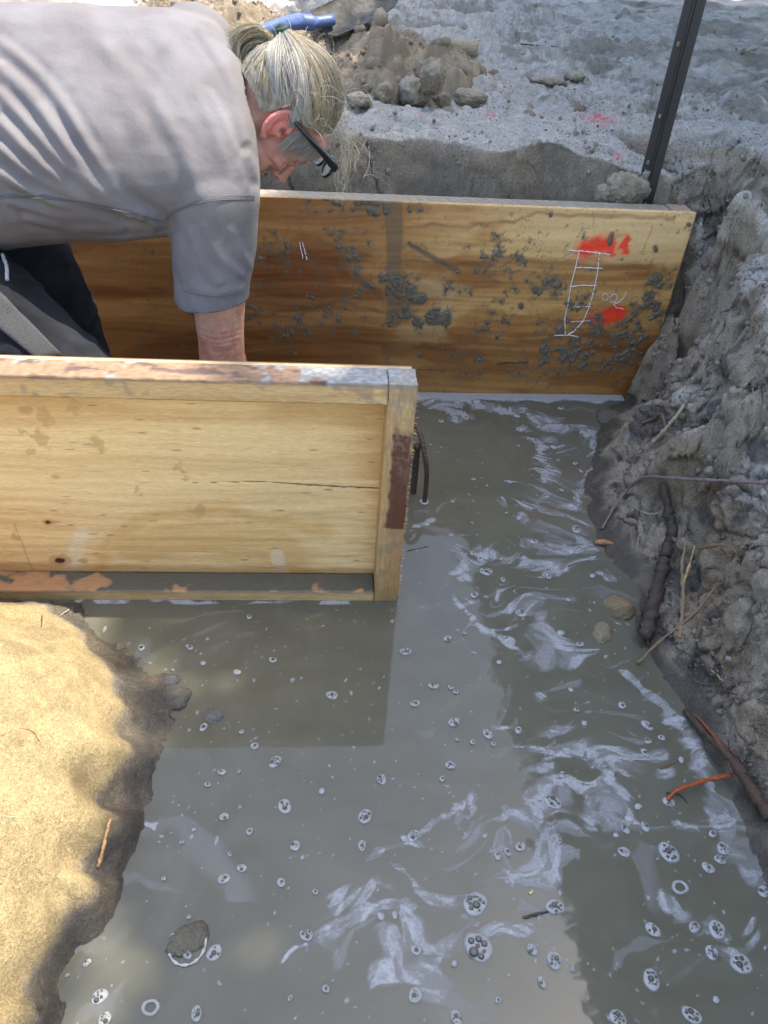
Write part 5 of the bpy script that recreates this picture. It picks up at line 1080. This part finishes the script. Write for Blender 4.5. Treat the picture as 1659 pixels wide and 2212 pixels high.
def trousers():
    mb = MB()
    loft(mb, [(HIP+[.16, 0, .0], Lf*.18, Bk*.14), (HIP+[.06, 0, 0], Lf*.215, Bk*.17), (HIP, Lf*.225, Bk*.18), (HIP+[-.10, 0, -.02], Lf*.20, Bk*.16), (HIP+[-.16, 0, -.03], Lf*.12, Bk*.10)])
    limb(mb, [hipR+[-.02, -.03, -.05], (hipR+knR)/2+[-.02, -.02, -.02], knR], [.150, .135, .098], 8); limb(mb, [knR, (knR+anR)/2, anR], [.098, .092, .078], 6)
    limb(mb, [hipL+[.06, .02, -.03], (hipL+knL)/2+[.04, 0, 0], knL, (knL+anL)/2, anL], [.14, .120, .10, .088, .078], 6)
    V, Fq, N = remesh(mb, .008, 6); d = .006*fbm(V, 9, 3, 321)+.010*np.exp(-(pn(V*np.array([1, 1, 1.6]), 6, 322)/.12)**2)*.6; V = V+N*d[:, None]
    o = mesh_np('trousers', V, Fq, M_trouser, person)
    from mathutils.bvhtree import BVHTree
    bv = BVHTree.FromPolygons([tuple(p) for p in V], [tuple(f) for f in Fq]); Q = []
    grid = []
    for j in range(9):
        row = []
        for i in range(12):
            t = i/11; a, b = -12+t*(134+12), 618+t*(765-618); c_, e = -12+t*(80+12), 700+t*(775-700)-0; s_ = j/8
            h = bv.ray_cast(Vector(CAM), Vector(ray(a+(c_-a)*s_, b+(e-b)*s_+2)).normalized()); row.append(None if h[0] is None else np.array(h[0])+np.array(h[1])*.004)
        grid.append(row)
    Vp = []; idx = {}
    for j in range(9):
        for i in range(12):
            if grid[j][i] is not None: idx[j, i] = len(Vp); Vp.append(grid[j][i])
    Fp = [(idx[j, i], idx[j, i+1], idx[j+1, i+1], idx[j+1, i]) for j in range(8) for i in range(11) if all(k in idx for k in ((j, i), (j, i+1), (j+1, i+1), (j+1, i)))]
    if Fp:
        p = mesh_np('knee_panel', Vp, Fp, M_patch, o); s_ = p.modifiers.new('thickness', 'SOLIDIFY'); s_.thickness = .004; s_.offset = 0
    mb = MB(); a = aty(2, 560, 1.72); b = aty(16, 612, 1.70); h1 = bv.ray_cast(Vector(CAM), Vector(ray(2, 556)).normalized()); h2 = bv.ray_cast(Vector(CAM), Vector(ray(14, 610)).normalized())
    if h1[0] and h2[0]:
        a, b = np.array(h1[0])+np.array(h1[1])*.008, np.array(h2[0])+np.array(h2[1])*.010; mb.tube(spline([a, (a+b)/2+rv*.004, b], 8), .0045, 7, jit=.2); mb.build('drawstring', mat('grey_cord', (.30, .31, .32), .8), o)
    # rubber boots in the mud
    mb = MB()
    for a_ in (anR, anL): limb(mb, [a_+[0, 0, .02], a_+[-.03, 0, -.06], a_+[.06, 0, -.065], a_+[.17, 0, -.08]], [.060, .056, .052, .040], 5, 12); 
    V2 = mb.build('boots', M_black, person)
trousers()

# ---- hair, tie, loose strands
def build_hair():
    tie = hp(-.148, -.012, .072); tie_d = nz((tie-Hc))
    def shell(d, extra):       # point on the hair volume in direction d (head coordinates)
        f, r, k = d; q = 1/math.sqrt((f/.112)**2+(r/.094)**2+(k/.118)**2); c = np.array([-.018, 0, .032]); bulge = 1+.10*max(0, -f*.6+k*.6)
        p = c+d*q*bulge*extra; return hp(*p)
    # cap under the strands
    bm = bmesh.new(); bmesh.ops.create_icosphere(bm, subdivisions=6, radius=1); bm.verts.index_update()
    D = [np.array(q.co[:]) for q in bm.verts]; fs = [tuple(q.index for q in p.verts) for p in bm.faces]; bm.free()
    def hairy(d): f, r, k = d; return (k > -.12-.45*(f < -.2)+max(0, f)*1.15-.0*abs(r)) and not (abs(r) > .62 and -.25 < f < .35 and k < .18)
    keepv = [hairy(d) for d in D]; V = [shell(d, .955) for d in D]; fs = [f for f in fs if all(keepv[i] for i in f)]
    used = sorted({i for f in fs for i in f}); rm = {a: i for i, a in enumerate(used)}
    V = np.array([V[i] for i in used]); n = fbm(V, 40, 3, 331); V = V+nz(-Ff)*0+(V-Hc)*(.02*n)[:, None]
    hair = mesh_np('hair', V, [tuple(rm[i] for i in f) for f in fs], M_hairb, person)
    cols = [(.50, .40, .22), (.40, .31, .17), (.30, .235, .14), (.46, .43, .37), (.56, .52, .44), (.60, .50, .30), (.14, .10, .065), (.36, .34, .31)]
    cols = [tuple(np.array(c)*.72) for c in cols]
    def strand(mb, pts, r0=.0011, c=None, n=8):
        sp = spline(pts, n); m = len(sp); rad = [r0*(1-.75*max(0, i/m-.5)*2) for i in range(m)]
        mb.tube(sp, rad, 3, c=c, cap=False)
    tl = np.array([-.148, -.012, .072])-np.array([-.018, 0, .032]); tdir = tl/np.linalg.norm(tl)
    mb = MB(); rb = random.Random(11)
    tufts = [pn(np.array([[i*.37, 0, 0]]), 1, 5)[0] for i in range(400)]
    for i in range(7600):
        # roots: along the front and side hairline and across the scalp
        a = rb.uniform(-1, 1); rt_ = abs(a)
        az = rb.uniform(-2.6, 2.6)                       # 0 = forehead, +-pi/2 = above the ears
        el = .95-.75*min(1, abs(az)/1.6)-(.35 if abs(az) > 2 else 0)+rb.uniform(0, .9)*(rb.random() < .5)
        d0 = np.array([math.cos(az)*math.cos(el), math.sin(az)*math.cos(el), math.sin(el)])
        if not hairy(d0): continue
        ang = math.acos(max(-1, min(1, float(d0@tdir)))); m = 7; pts = []; lift = rb.uniform(.965, 1.035)+.02*math.sin(az*13); sag = rb.gauss(0, .05)+.06*math.sin(az*9)
        perp = np.cross(d0, tdir); perp /= np.linalg.norm(perp)+1e-9
        for j in range(m+1):
            t = j/m*.985; s1, s2 = math.sin((1-t)*ang)/math.sin(ang), math.sin(t*ang)/math.sin(ang); d = d0*s1+tdir*s2+perp*sag*math.sin(t*math.pi)*ang*.5; d /= np.linalg.norm(d)
            ex = .97+(lift-.97)*math.sin(min(1, t*3)*math.pi/2)
            if t > .8: ex *= 1+.12*(t-.8)/.2
            pts.append(shell(d, ex))
        g = tufts[int((az+3)*60) % 400]; ci = int(max(0, min(7, 2.2+g*5+rb.gauss(0, 1.7))))
        if rt_ > .93: ci = 6
        if abs(az) > 1.1 and el < .35: ci = rb.choice([3, 4, 7, 4])
        strand(mb, pts, rb.uniform(.00035, .00075), cols[ci], 3)
    for i in range(2600):
        d0 = np.array([rb.gauss(0, 1) for _ in range(3)]); d0 /= np.linalg.norm(d0)
        if not hairy(d0) or d0[0] > .5 or d0@tdir > .93: continue
        ang = math.acos(float(d0@tdir)); perp = np.cross(d0, tdir); perp /= np.linalg.norm(perp); sag = rb.gauss(0, .07); pts = []
        for j in range(6):
            t = j/5*.98; d = d0*math.sin((1-t)*ang)/math.sin(ang)+tdir*math.sin(t*ang)/math.sin(ang)+perp*sag*math.sin(t*math.pi)*ang; d /= np.linalg.norm(d)
            pts.append(shell(d, (.965+.03*rb.random())*(1+.12*max(0, t-.8)/.2)))
        strand(mb, pts, rb.uniform(.0004, .0009), cols[rb.choice([3, 7, 1, 2, 3, 4, 0])], 4)
    # the tail: loose loops past the tie, back over the collar and down to the nape
    loops = [[(598, 92), (570, 72), (535, 72), (512, 92), (508, 130)], [(595, 100), (560, 88), (530, 105), (522, 145), (538, 200), (548, 240)], [(600, 112), (572, 118), (552, 140), (548, 185), (555, 235)], [(592, 95), (560, 60), (520, 66), (500, 84)], [(602, 120), (585, 150), (568, 175), (560, 225)], [(590, 104), (555, 108), (532, 130), (530, 180), (542, 226)]]
    for i in range(1500):
        L_ = loops[int(rb.random()**1.3*6)]; a = rb.gauss(0, 1); c_ = rb.gauss(0, 1); dep = rb.uniform(-.05, .05); m_ = len(L_); cut = rb.choice([m_, m_, m_-1])
        w = [tie+np.array([rb.gauss(0, .004) for _ in range(3)])]
        for j, (u, v) in enumerate(L_[:cut]):
            g = (j+1)/m_; wob = math.sin(a*3+j*1.9)*3
            w.append(aty(u+a*7*g+wob*g, v+c_*7*g+wob, (2.055+dep*g) if v < 150 else 2.0+dep*.5*g+.02))
        strand(mb, w, rb.uniform(.00035, .0008), cols[rb.choice([0, 1, 1, 3, 2, 4, 5, 5, 6])], 5)
    # short flyaways over the top of the head
    for i in range(260):
        az = rb.uniform(-2, 3.1); el = rb.uniform(.2, 1.3); d = np.array([math.cos(az)*math.cos(el), math.sin(az)*math.cos(el), math.sin(el)])
        if not hairy(d): continue
        p = shell(d, 1.0); o_ = nz(p-Hc); t1 = np.array([rb.gauss(0, 1) for _ in range(3)])
        strand(mb, [p, p+o_*.012+t1*.004, p+o_*.018+t1*.014, p+o_*.020+t1*.024-np.array([0, 0, .008])], .00045, cols[rb.choice([4, 4, 0])], 3)
    # silver temple hair over the ear and brow
    for i in range(420):
        a = rb.random(); p0 = hp(.010+.065*a, .076-.012*a, .030+.028*a); p0 = p0+K*rb.uniform(-.012, .022); 
        tgt = hp(.030+.05*a+rb.gauss(0, .006), .077-.02*a, -.012+.055*a+rb.gauss(0, .008)); m_ = (p0+tgt)/2+Rt*rb.uniform(.003, .014)
        tgt = p0+(tgt-p0)*rb.uniform(.25, 1.25)+K*rb.gauss(0, .006)+Ff*rb.gauss(0, .006); m_ = (p0+tgt)/2+Rt*rb.uniform(.003, .014)+K*rb.gauss(0, .005)
        strand(mb, [p0+Rt*.003, m_, tgt+Rt*rb.uniform(-.002, .008)], rb.uniform(.0003, .0006), cols[rb.choice([4, 3, 4, 4, 7])], 5)
    for i in range(120):
        p0 = hp(.002, .080, .034)+K*rb.gauss(0, .008); tgt = hp(-.035+rb.gauss(0, .01), .082, .048+rb.gauss(0, .01)); strand(mb, [p0, (p0+tgt)/2+Rt*.006, tgt], .0009, cols[rb.choice([4, 3, 7])], 4)
    h = mb.build('hair_strands', M_hair, hair); h['kind'] = 'stuff'
    # long loose strands hanging free from the front of the crown
    mb = MB()
    for i in range(60):
        s = rb.random(); r0 = rb.uniform(-.03, .055); p0 = hp(.045+.045*rb.random(), r0, .125-.035*rb.random()); 
        if i < 30: e = (rb.gauss(738, 20), rb.gauss(400, 24))
        elif i < 46: e = (rb.gauss(762, 18), rb.gauss(350, 30))
        else: e = [(832, 385), (826, 378), (790, 360), (800, 330), (770, 432), (748, 440), (730, 425), (775, 330), (812, 400), (800, 355), (735, 435), (742, 428), (770, 415), (760, 300)][i-46]
        end = aty(e[0], e[1], 1.97+rb.uniform(-.06, .08)); out = K*rb.uniform(.008, .035)+rv*.004
        q1 = p0+out+uv*rb.uniform(-.01, .014); q2 = p0*.45+end*.55+out*.9+rv*rb.gauss(0, .006); q3 = p0*.15+end*.85+rv*rb.gauss(0, .008)
        strand(mb, [p0, q1, q2, q3, end], rb.uniform(.00032, .0006), cols[rb.choice([4, 4, 4, 0, 5])], 8)
    mb.build('loose_strand_lock', M_hair, hair)['kind'] = 'stuff'
    mb = MB()
    for k in range(3): mb.tube([tie+(-nz(tie-Hc))*.004*k+.013*(math.cos(a)*K+math.sin(a)*nz(np.cross(K, tie-Hc))) for a in np.linspace(0, 6.283, 18)], .0045, 7)
    mb.sphere(tie+uv*.002, .008, sub=3); mb.build('hair_tie', M_tie, hair)
build_hair()
def build_glasses():
    root = empty('glasses', tuple(hp(.11, 0, .09))); tag(root, 'black-framed glasses pushed up on the man\'s forehead, one lens showing', 'glasses'); inv = Matrix.Translation(-Vector(hp(.11, 0, .09)))
    def ch(o): o.parent = root; o.matrix_parent_inverse = inv; return o
    for q in (1, -1):
        pts = [hp(-.010, q*.092, .036), hp(.025, q*.096, .052), hp(.062, q*.090, .070), hp(.092, q*.080, .082), hp(.114, q*.068, .090)]
        mb = MB(); sp = spline(pts, 6); n_ = len(sp)
        for i in range(n_-1): pass
        mb.tube(sp, [.0045+.0055*min(1, i/n_*1.3) for i in range(n_)], 8); ch(mb.build('temple_arm', M_black))
        cx_ = hp(.118, q*.036, .080); ax1 = nz(Rt); ax2 = nz(Ff*.35+K*-.94); ax2 = nz(ax2*.9+Ff*.3)
        mb = MB(); mb.tube([cx_+ax1*.029*S*math.cos(a)+ax2*.021*S*math.sin(a)*(1+.1*math.sin(a)) for a in np.linspace(0, 6.283, 26)], .0042, 8); ch(mb.build('lens_frame', M_black))
        mb = MB(); mb.add([cx_+ax1*.028*S*math.cos(a)+ax2*.020*S*math.sin(a)*(1+.1*math.sin(a)) for a in np.linspace(0, 6.0, 20)], [tuple(range(20))]); ch(mb.build('lens', M_lens))
    mb = MB(); mb.tube(spline([hp(.118, -.010, .086), hp(.122, 0, .090), hp(.118, .010, .086)], 5), .0026, 7); ch(mb.build('bridge', M_black))
M_lens = bpy.data.materials.new('clear_lens'); M_lens.use_nodes = True
_p = M_lens.node_tree.nodes['Principled BSDF']; _p.inputs['Alpha'].default_value = .25; _p.inputs['Roughness'].default_value = .03; _p.inputs['Base Color'].default_value = (.5, .5, .5, 1)
build_glasses()

# ================================================================== ROOTS, TWIGS, STONES, CLODS, PEBBLES
BR, PALE, RED, DK, GREYR = (.15, .09, .05), (.36, .29, .19), (.17, .045, .02), (.048, .032, .022), (.17, .12, .11)
def root_px(name, pts, r, col, label, cat='root', group=None, lift=.012, jit=.12, side=None):
    """pts: (u, v[, height off the ground]) along the root; it keeps to the modelled bank and stands off it by the given height"""
    W = []
    for p in pts:
        q = hit(p[0], p[1]); l = p[2] if len(p) > 2 else lift; d = CAM-q; d /= np.linalg.norm(d); W.append(q+d*l)
    sp = spline(W, 8); m = len(sp); u0_ = pts[0][0]; rr = [(r[0]+(r[1]-r[0])*i/(m-1))*(1+.16*math.sin(i*.9+u0_)+.10*math.sin(i*2.3)) for i in range(m)]
    sp = [p+np.array([rnd.gauss(0, 1) for _ in range(3)])*min(rr)*.25 for p in sp]
    mb = MB(); mb.tube(sp, rr, 8, c=col, jit=jit)
    for sd in (side or []):
        k = int(sd[0]*(m-1)); a = sp[k]; e = a+rv*sd[1]-uv*sd[2]; mb.tube(spline([a, (a+e)/2+T*.004, e], 5), [sd[3]]*6+[sd[3]*.4]*5, 5, c=sd[4] if len(sd) > 4 else col, jit=.2)
    o = mb.build(name, M_root); tag(o, label, cat, group); return o
root_px('thick_root', [(1432, 1045), (1443, 1100), (1450, 1150), (1440, 1190, .02), (1428, 1240, .025), (1412, 1300, .03), (1402, 1345, .03), (1392, 1372, .02)], (.011, .021), DK, 'thickest dark purple root, hanging down the right bank with a frayed lower end', group=None,
        side=[(.85, -.02, .03, .008, (.25, .06, .03)), (.9, -.01, .045, .005), (.95, .01, .05, .004), (.97, -.02, .055, .003), (.99, .012, .06, .003), (.7, .03, .03, .002, PALE)])
root_px('arching_root', [(1659, 1043, .03), (1600, 1040, .03), (1520, 1036, .045), (1450, 1033, .05), (1395, 1031, .05), (1358, 1055, .045), (1330, 1090, .03), (1305, 1135, .012), (1297, 1142, .004)], (.005, .0035), GREYR, 'long thin root reaching in from the right edge and arching down to the mud')
root_px('twig', [(1410, 957, .015), (1440, 925, .02), (1462, 897, .02), (1480, 872, .012)], (.0075, .004), PALE, 'pale bare twig lying aslant on the bank, top right of the pool', 'twig')
root_px('brown_twig', [(1386, 914, .010), (1410, 905, .02), (1428, 895, .022), (1440, 925, .01)], (.005, .004), BR, 'kinked brown root stub just left of the pale bare twig', 'twig')
root_px('forked_root', [(1468, 1378, .02), (1474, 1330, .03), (1476, 1270, .035), (1473, 1225, .035), (1480, 1180, .03)], (.0065, .004), (.21, .14, .075), 'upright light brown forked root beside the cleft, right of the thick dark root', side=[(.55, .03, -.10, .0045, (.38, .25, .12))])
root_px('slanting_root', [(1378, 1432, .012), (1420, 1390, .03), (1470, 1350, .035), (1510, 1315, .03), (1552, 1258, .02)], (.0035, .0025), (.19, .115, .06), 'long thin brown root slanting across the forked root up to the right')
root_px('horizontal_root', [(1510, 1185, .01), (1545, 1178, .015), (1575, 1180, .015), (1590, 1195, .01)], (.003, .002), (.22, .13, .06), 'short orange root running level above the long slanting one')
root_px('red_root', [(1436, 1738, .0), (1456, 1712, .02), (1500, 1693, .03), (1540, 1682, .028), (1580, 1674, .012)], (.0034, .0055), (.30, .065, .014), 'bright red-orange root bending down into the water at the lower right')
root_px('bark_root', [(1480, 1535, .015), (1530, 1590, .02), (1580, 1640, .025), (1620, 1700, .025), (1665, 1765, .02)], (.006, .015), (.06, .034, .018), 'dark split bark-covered root running along the lower right bank', side=[(.1, .05, .05, .006, RED), (.35, .06, .05, .009, (.15, .05, .025)), (.6, .05, .04, .006)])
root_px('red_splinter', [(1498, 1540, .02), (1535, 1580, .03), (1575, 1635, .03)], (.002, .006), (.17, .05, .022), 'reddish split root lying on top of the bark-covered one')
root_px('floating_twig', [(1130, 1983, .003), (1155, 1975, .004), (1190, 1968, .003)], (.0025, .002), (.05, .045, .05), 'dark thin twig floating by a bubble cluster low in the pool', 'twig')
root_px('straw_twig', [(212, 1872, .006), (222, 1835, .010), (230, 1800, .010), (240, 1768, .008)], (.0035, .003), (.48, .27, .12), 'straight orange straw-like twig stuck on the left mud slope', 'twig')
for pts, r, col, lb in [([(1540, 1380), (1545, 1440), (1549, 1500)], .0025, DK, 'thin black rootlet hanging beside the cleft on the sandy right bank'), ([(1500, 1470), (1530, 1478), (1590, 1472), (1625, 1474)], .002, (.12, .08, .07), 'level dark rootlet crossing the black one on the right bank'),
                    ([(1515, 1430), (1540, 1450), (1560, 1470)], .003, PALE, 'short whitish rootlet above the level dark one'), ([(1560, 1490), (1590, 1500), (1630, 1510)], .0018, DK, 'fine dark rootlet just under the level one'), ([(1600, 1400), (1618, 1370), (1625, 1345)], .002, DK, 'curved black rootlet high on the sandy right bank'),
                    ([(1590, 1545), (1620, 1520), (1650, 1500)], .0018, PALE, 'fine pale rootlet slanting up at the right edge'), ([(1570, 1410), (1600, 1405), (1615, 1385)], .002, DK, 'tiny dark rootlet left of the curved one'), ([(1380, 1030+75), (1410, 1110), (1432, 1105)], .0022, PALE, 'short pale rootlet left of the thick dark root'),
                    ([(1425, 705), (1440, 690), (1490, 686), (1520, 680)], .0012, PALE, 'hair-thin white rootlet beside the board end, halfway up'), ([(1435, 770), (1460, 780), (1485, 775)], .001, PALE, 'hair-thin rootlet below the white one at the board end'), ([(1440, 850), (1425, 870), (1400, 905)], .0012, PALE, 'hair-thin pale rootlet dangling above the pale twig'),
                    ([(1520, 545), (1540, 520), (1570, 505)], .0012, PALE, 'curly white rootlet on the bank beside the top corner of the board'), ([(785, 385), (795, 365), (798, 335), (796, 315)], .0022, (.55, .47, .30), 'pale curved rootlet sticking out of the trench wall by the hair'), ([(785, 380), (805, 378), (830, 395)], .0014, (.5, .43, .3), 'fine rootlet branching right from the trench wall by the hair'),
                    ([(1250, 150), (1270, 165), (1285, 185)], .004, PALE, 'small white root on the flat, left of the stake'), ([(1605, 112), (1635, 100), (1665, 92)], .014, (.16, .12, .09), 'thick weathered root lying on the flat at the right edge'), ([(1120, 95), (1160, 98), (1200, 100)], .004, DK, 'thin dark stick on the flat, middle distance'),
                    ([(130, 1330), (165, 1305), (195, 1285)], .0014, (.4, .33, .22), 'pale rootlet sprouting from the left lobe against the box'), ([(0, 1395), (35, 1392), (70, 1388)], .002, PALE, 'pale rootlet near the top of the sunlit left lobe'), ([(0, 1745), (0, 1760), (40, 1766), (65, 1765)], .0016, PALE, 'thin pale rootlet low on the sunlit left lobe'),
                    ([(0, 1590), (40, 1575), (70, 1580), (85, 1600)], .0016, (.25, .12, .06), 'reddish rootlet halfway down the left lobe'), ([(145, 1430), (165, 1438), (190, 1445)], .0022, (.12, .07, .05), 'short dark rootlet on the shaded side of the left lobe'), ([(90, 1330), (90, 1345), (88, 1360)], .0018, DK, 'tiny dark rootlet at the head of the left lobe'),
                    ([(880, 1190), (905, 1185), (925, 1180)], .0012, DK, 'fine dark twig floating right of the box post'), ([(990, 1135+18), (1005, 1158), (1025, 1153)], .001, PALE, 'bent pale straw floating in the middle of the pool'), ([(1145, 1930), (1152, 1922)], .003, (.5, .5, .2), 'tiny yellow leaf scrap floating low in the pool'),
                    ([(1440, 1712), (1470, 1718), (1485, 1735)], .0018, DK, 'black thread of root trailing in the water below the red root'), ([(1425, 1660), (1450, 1650), (1500, 1625), (1545, 1600)], .0016, BR, 'thin brown rootlet trailing from the bark-covered root')]:
    root_px('rootlet', pts, (r, r*.5), col, lb, 'rootlet', 'fine rootlets poking from the banks', lift=.004)
rr_ = random.Random(21)
for i in range(26):
    u = rr_.uniform(1500, 1650); v = rr_.uniform(1180, 1620) if i % 2 else rr_.uniform(1430, 1640)
    if u < 1500+(v-1400)*.55: u = 1500+(v-1400)*.55+rr_.uniform(10, 60)
    a = rr_.uniform(0, 6.28); L_ = rr_.uniform(14, 42); q = [(u, v)]
    for k in range(3): a += rr_.uniform(-.6, .6); q.append((q[-1][0]+L_*math.cos(a)/3, q[-1][1]+L_*math.sin(a)/3))
    r = rr_.uniform(.0008, .0020); root_px('rootlet', q, (r, r*.5), rr_.choice([DK, DK, BR, PALE]), 'one of the fine short rootlets matted over the sandy lower right bank', 'rootlet', 'matted rootlets on the sandy right bank', lift=.003)
for u, v, r, sq, lb, col, cat in [(1340, 1312, .042, (1.1, .9, .5), 'brown stone at the right waterline, upper of two', (.15, .11, .06), 'stone'), (1300, 1366, .032, (1.15, .8, .5), 'brown stone in the shallows, lower of two', (.16, .13, .08), 'stone'), (380, 1508, .034, (1, .95, .55), 'larger muddy clod in the water off the left bank', (.10, .09, .07), 'clod'),
                                (370, 1470, .020, (1, 1, .5), 'smaller muddy clod above the larger one off the left bank', (.09, .09, .08), 'clod'), (405, 2030, .027, (.95, 1.35, .5), 'mud lump ringed by froth, standing alone in the lower left pool', (.10, .09, .065), 'clod'), (460, 1548, .018, (1.2, 1, .4), 'low grey mud lump just breaking the water below the box', (.10, .10, .09), 'clod'),
                                (1315, 905, .050, (1.2, 1, .45), 'wet mud lump at the foot of the rear board corner', (.09, .08, .06), 'clod'), (1125, 1745+190-220, .001, (1, 1, 1), None, None, None)]:
    if lb is None: continue
    p = atz(u, v); o = lump(cat, r=r, sq=sq, seed=u*.01, m=M_mudc if 'M_mudc' in globals() else M_clod, col=col, col2=tuple(c*1.5 for c in col), loc=p+np.array([0, 0, -r*sq[2]*.55]), sub=5); tag(o, lb, cat)
mb = MB()
mb.tube([atz(405, 2040)+np.array([.031*math.cos(a), .034*math.sin(a), .002]) for a in np.linspace(-3.4, .6, 22)], [.0022+.0012*math.sin(i*2.1) for i in range(22)], 6); tag(mb.build('froth_ring', M_frothr), 'froth ring hugging the lone mud lump in the lower left pool', 'froth')
mb = MB(); p = hit(1305, 1176); e = nz(rv*.95-uv*.12); mb.tube(spline([p-e*.028+[0, 0, .004], p+[0, 0, .008], p+e*.030+[0, 0, .005]], 6), [.003, .006, .007, .008, .0085, .0085, .008, .0075, .007, .006, .005, .004, .002], 8, jit=.12)
tag(mb.build('bark_piece', mat('orange_bark', (.36, .17, .07), .6, noise=(150, .4), bump=[(150, .003)])), 'small orange-brown piece of bark on the wet mud, left of the thick dark root', 'bark piece')
# loose crumbs and grit on the banks and flats
def crumbs():
    rs = np.random.RandomState(9); bm = bmesh.new(); bmesh.ops.create_icosphere(bm, subdivisions=1, radius=1); B = np.array([v.co[:] for v in bm.verts]); bm.verts.index_update(); Fb = np.array([[v.index for v in f.verts] for f in bm.faces]); bm.free()
    pts = []
    for _ in range(5200):
        u, v = rs.uniform(480, 1659), rs.uniform(0, 400); pts.append((u, v, rs.uniform(.0012, .0036)*(1+1.8*(rs.rand() < .06))))
    for _ in range(1500):
        v = rs.uniform(420, 1700); u0 = np.interp(v, [420, 600, 860, 1000, 1300, 1700], [1515, 1490, 1390, 1340, 1420, 1610]); u = rs.uniform(u0, 1659); pts.append((u, v, rs.uniform(.0012, .0032)*(1+1.5*(rs.rand() < .06))))
    V = []; Fc = []; Cc = []; k = 0
    for u, v, r in pts:
        if 500 < u < 1060 and v < 230: continue
        p = hit(u, v)
        if p[2] < .03 or p[1] > 9: continue
        if pn(p[None]*1.0, 5, 71)[0] < -.05 and rs.rand() < .8: continue
        V.append(B*r*rs.uniform(.6, 1.2, 3)*rs.uniform(.8, 1.2, (len(B), 1))+p+[0, 0, r*.3]); Fc.append(Fb+k); k += len(B); g = rs.uniform(.75, 1.15)
        Cc.append(np.tile(np.array([.31, .28, .235] if (v < 400 and rs.rand() < .5) else [.19, .155, .11])*g, (len(B), 1)))
    o = mesh_np('soil_crumbs', np.concatenate(V), np.concatenate(Fc), M_clod, cols={'Col': np.concatenate(Cc)}, smooth=True); tag(o, kind='stuff')
crumbs()
def bank_crumbs():
    rs = np.random.RandomState(14); bm = bmesh.new(); bmesh.ops.create_icosphere(bm, subdivisions=2, radius=1); B = np.array([v.co[:] for v in bm.verts]); bm.verts.index_update(); Fb = np.array([[v.index for v in f.verts] for f in bm.faces]); bm.free()
    pool = BANK[0]; V = []; Fc = []; Cc = []; k = 0
    for i in range(3200):
        p = pool[rs.randint(len(pool))]; r = .0022+(.011 if p[2] > .12 else .005)*rs.rand()**3.2; f_, _ = facet(B+i*.41, 1.6, i % 7); d = 1+.30*f_+.20*pn(B+i*.37, 2.6, 6)
        V.append(B*d[:, None]*r*rs.uniform(.75, 1.25, 3)+p+[-r*.2, 0, r*.1]); Fc.append(Fb+k); k += len(B); w_ = rs.rand(); Cc.append(np.tile((np.array([.33, .29, .235])*w_+np.array([.21, .165, .115])*(1-w_))*rs.uniform(.8, 1.1)*(.62 if p[2] < .09 else 1), (len(B), 1)))
    o = mesh_np('soil_crumbs', np.concatenate(V), np.concatenate(Fc), M_clod, cols={'Col': np.concatenate(Cc)}); tag(o, kind='stuff')
bank_crumbs()
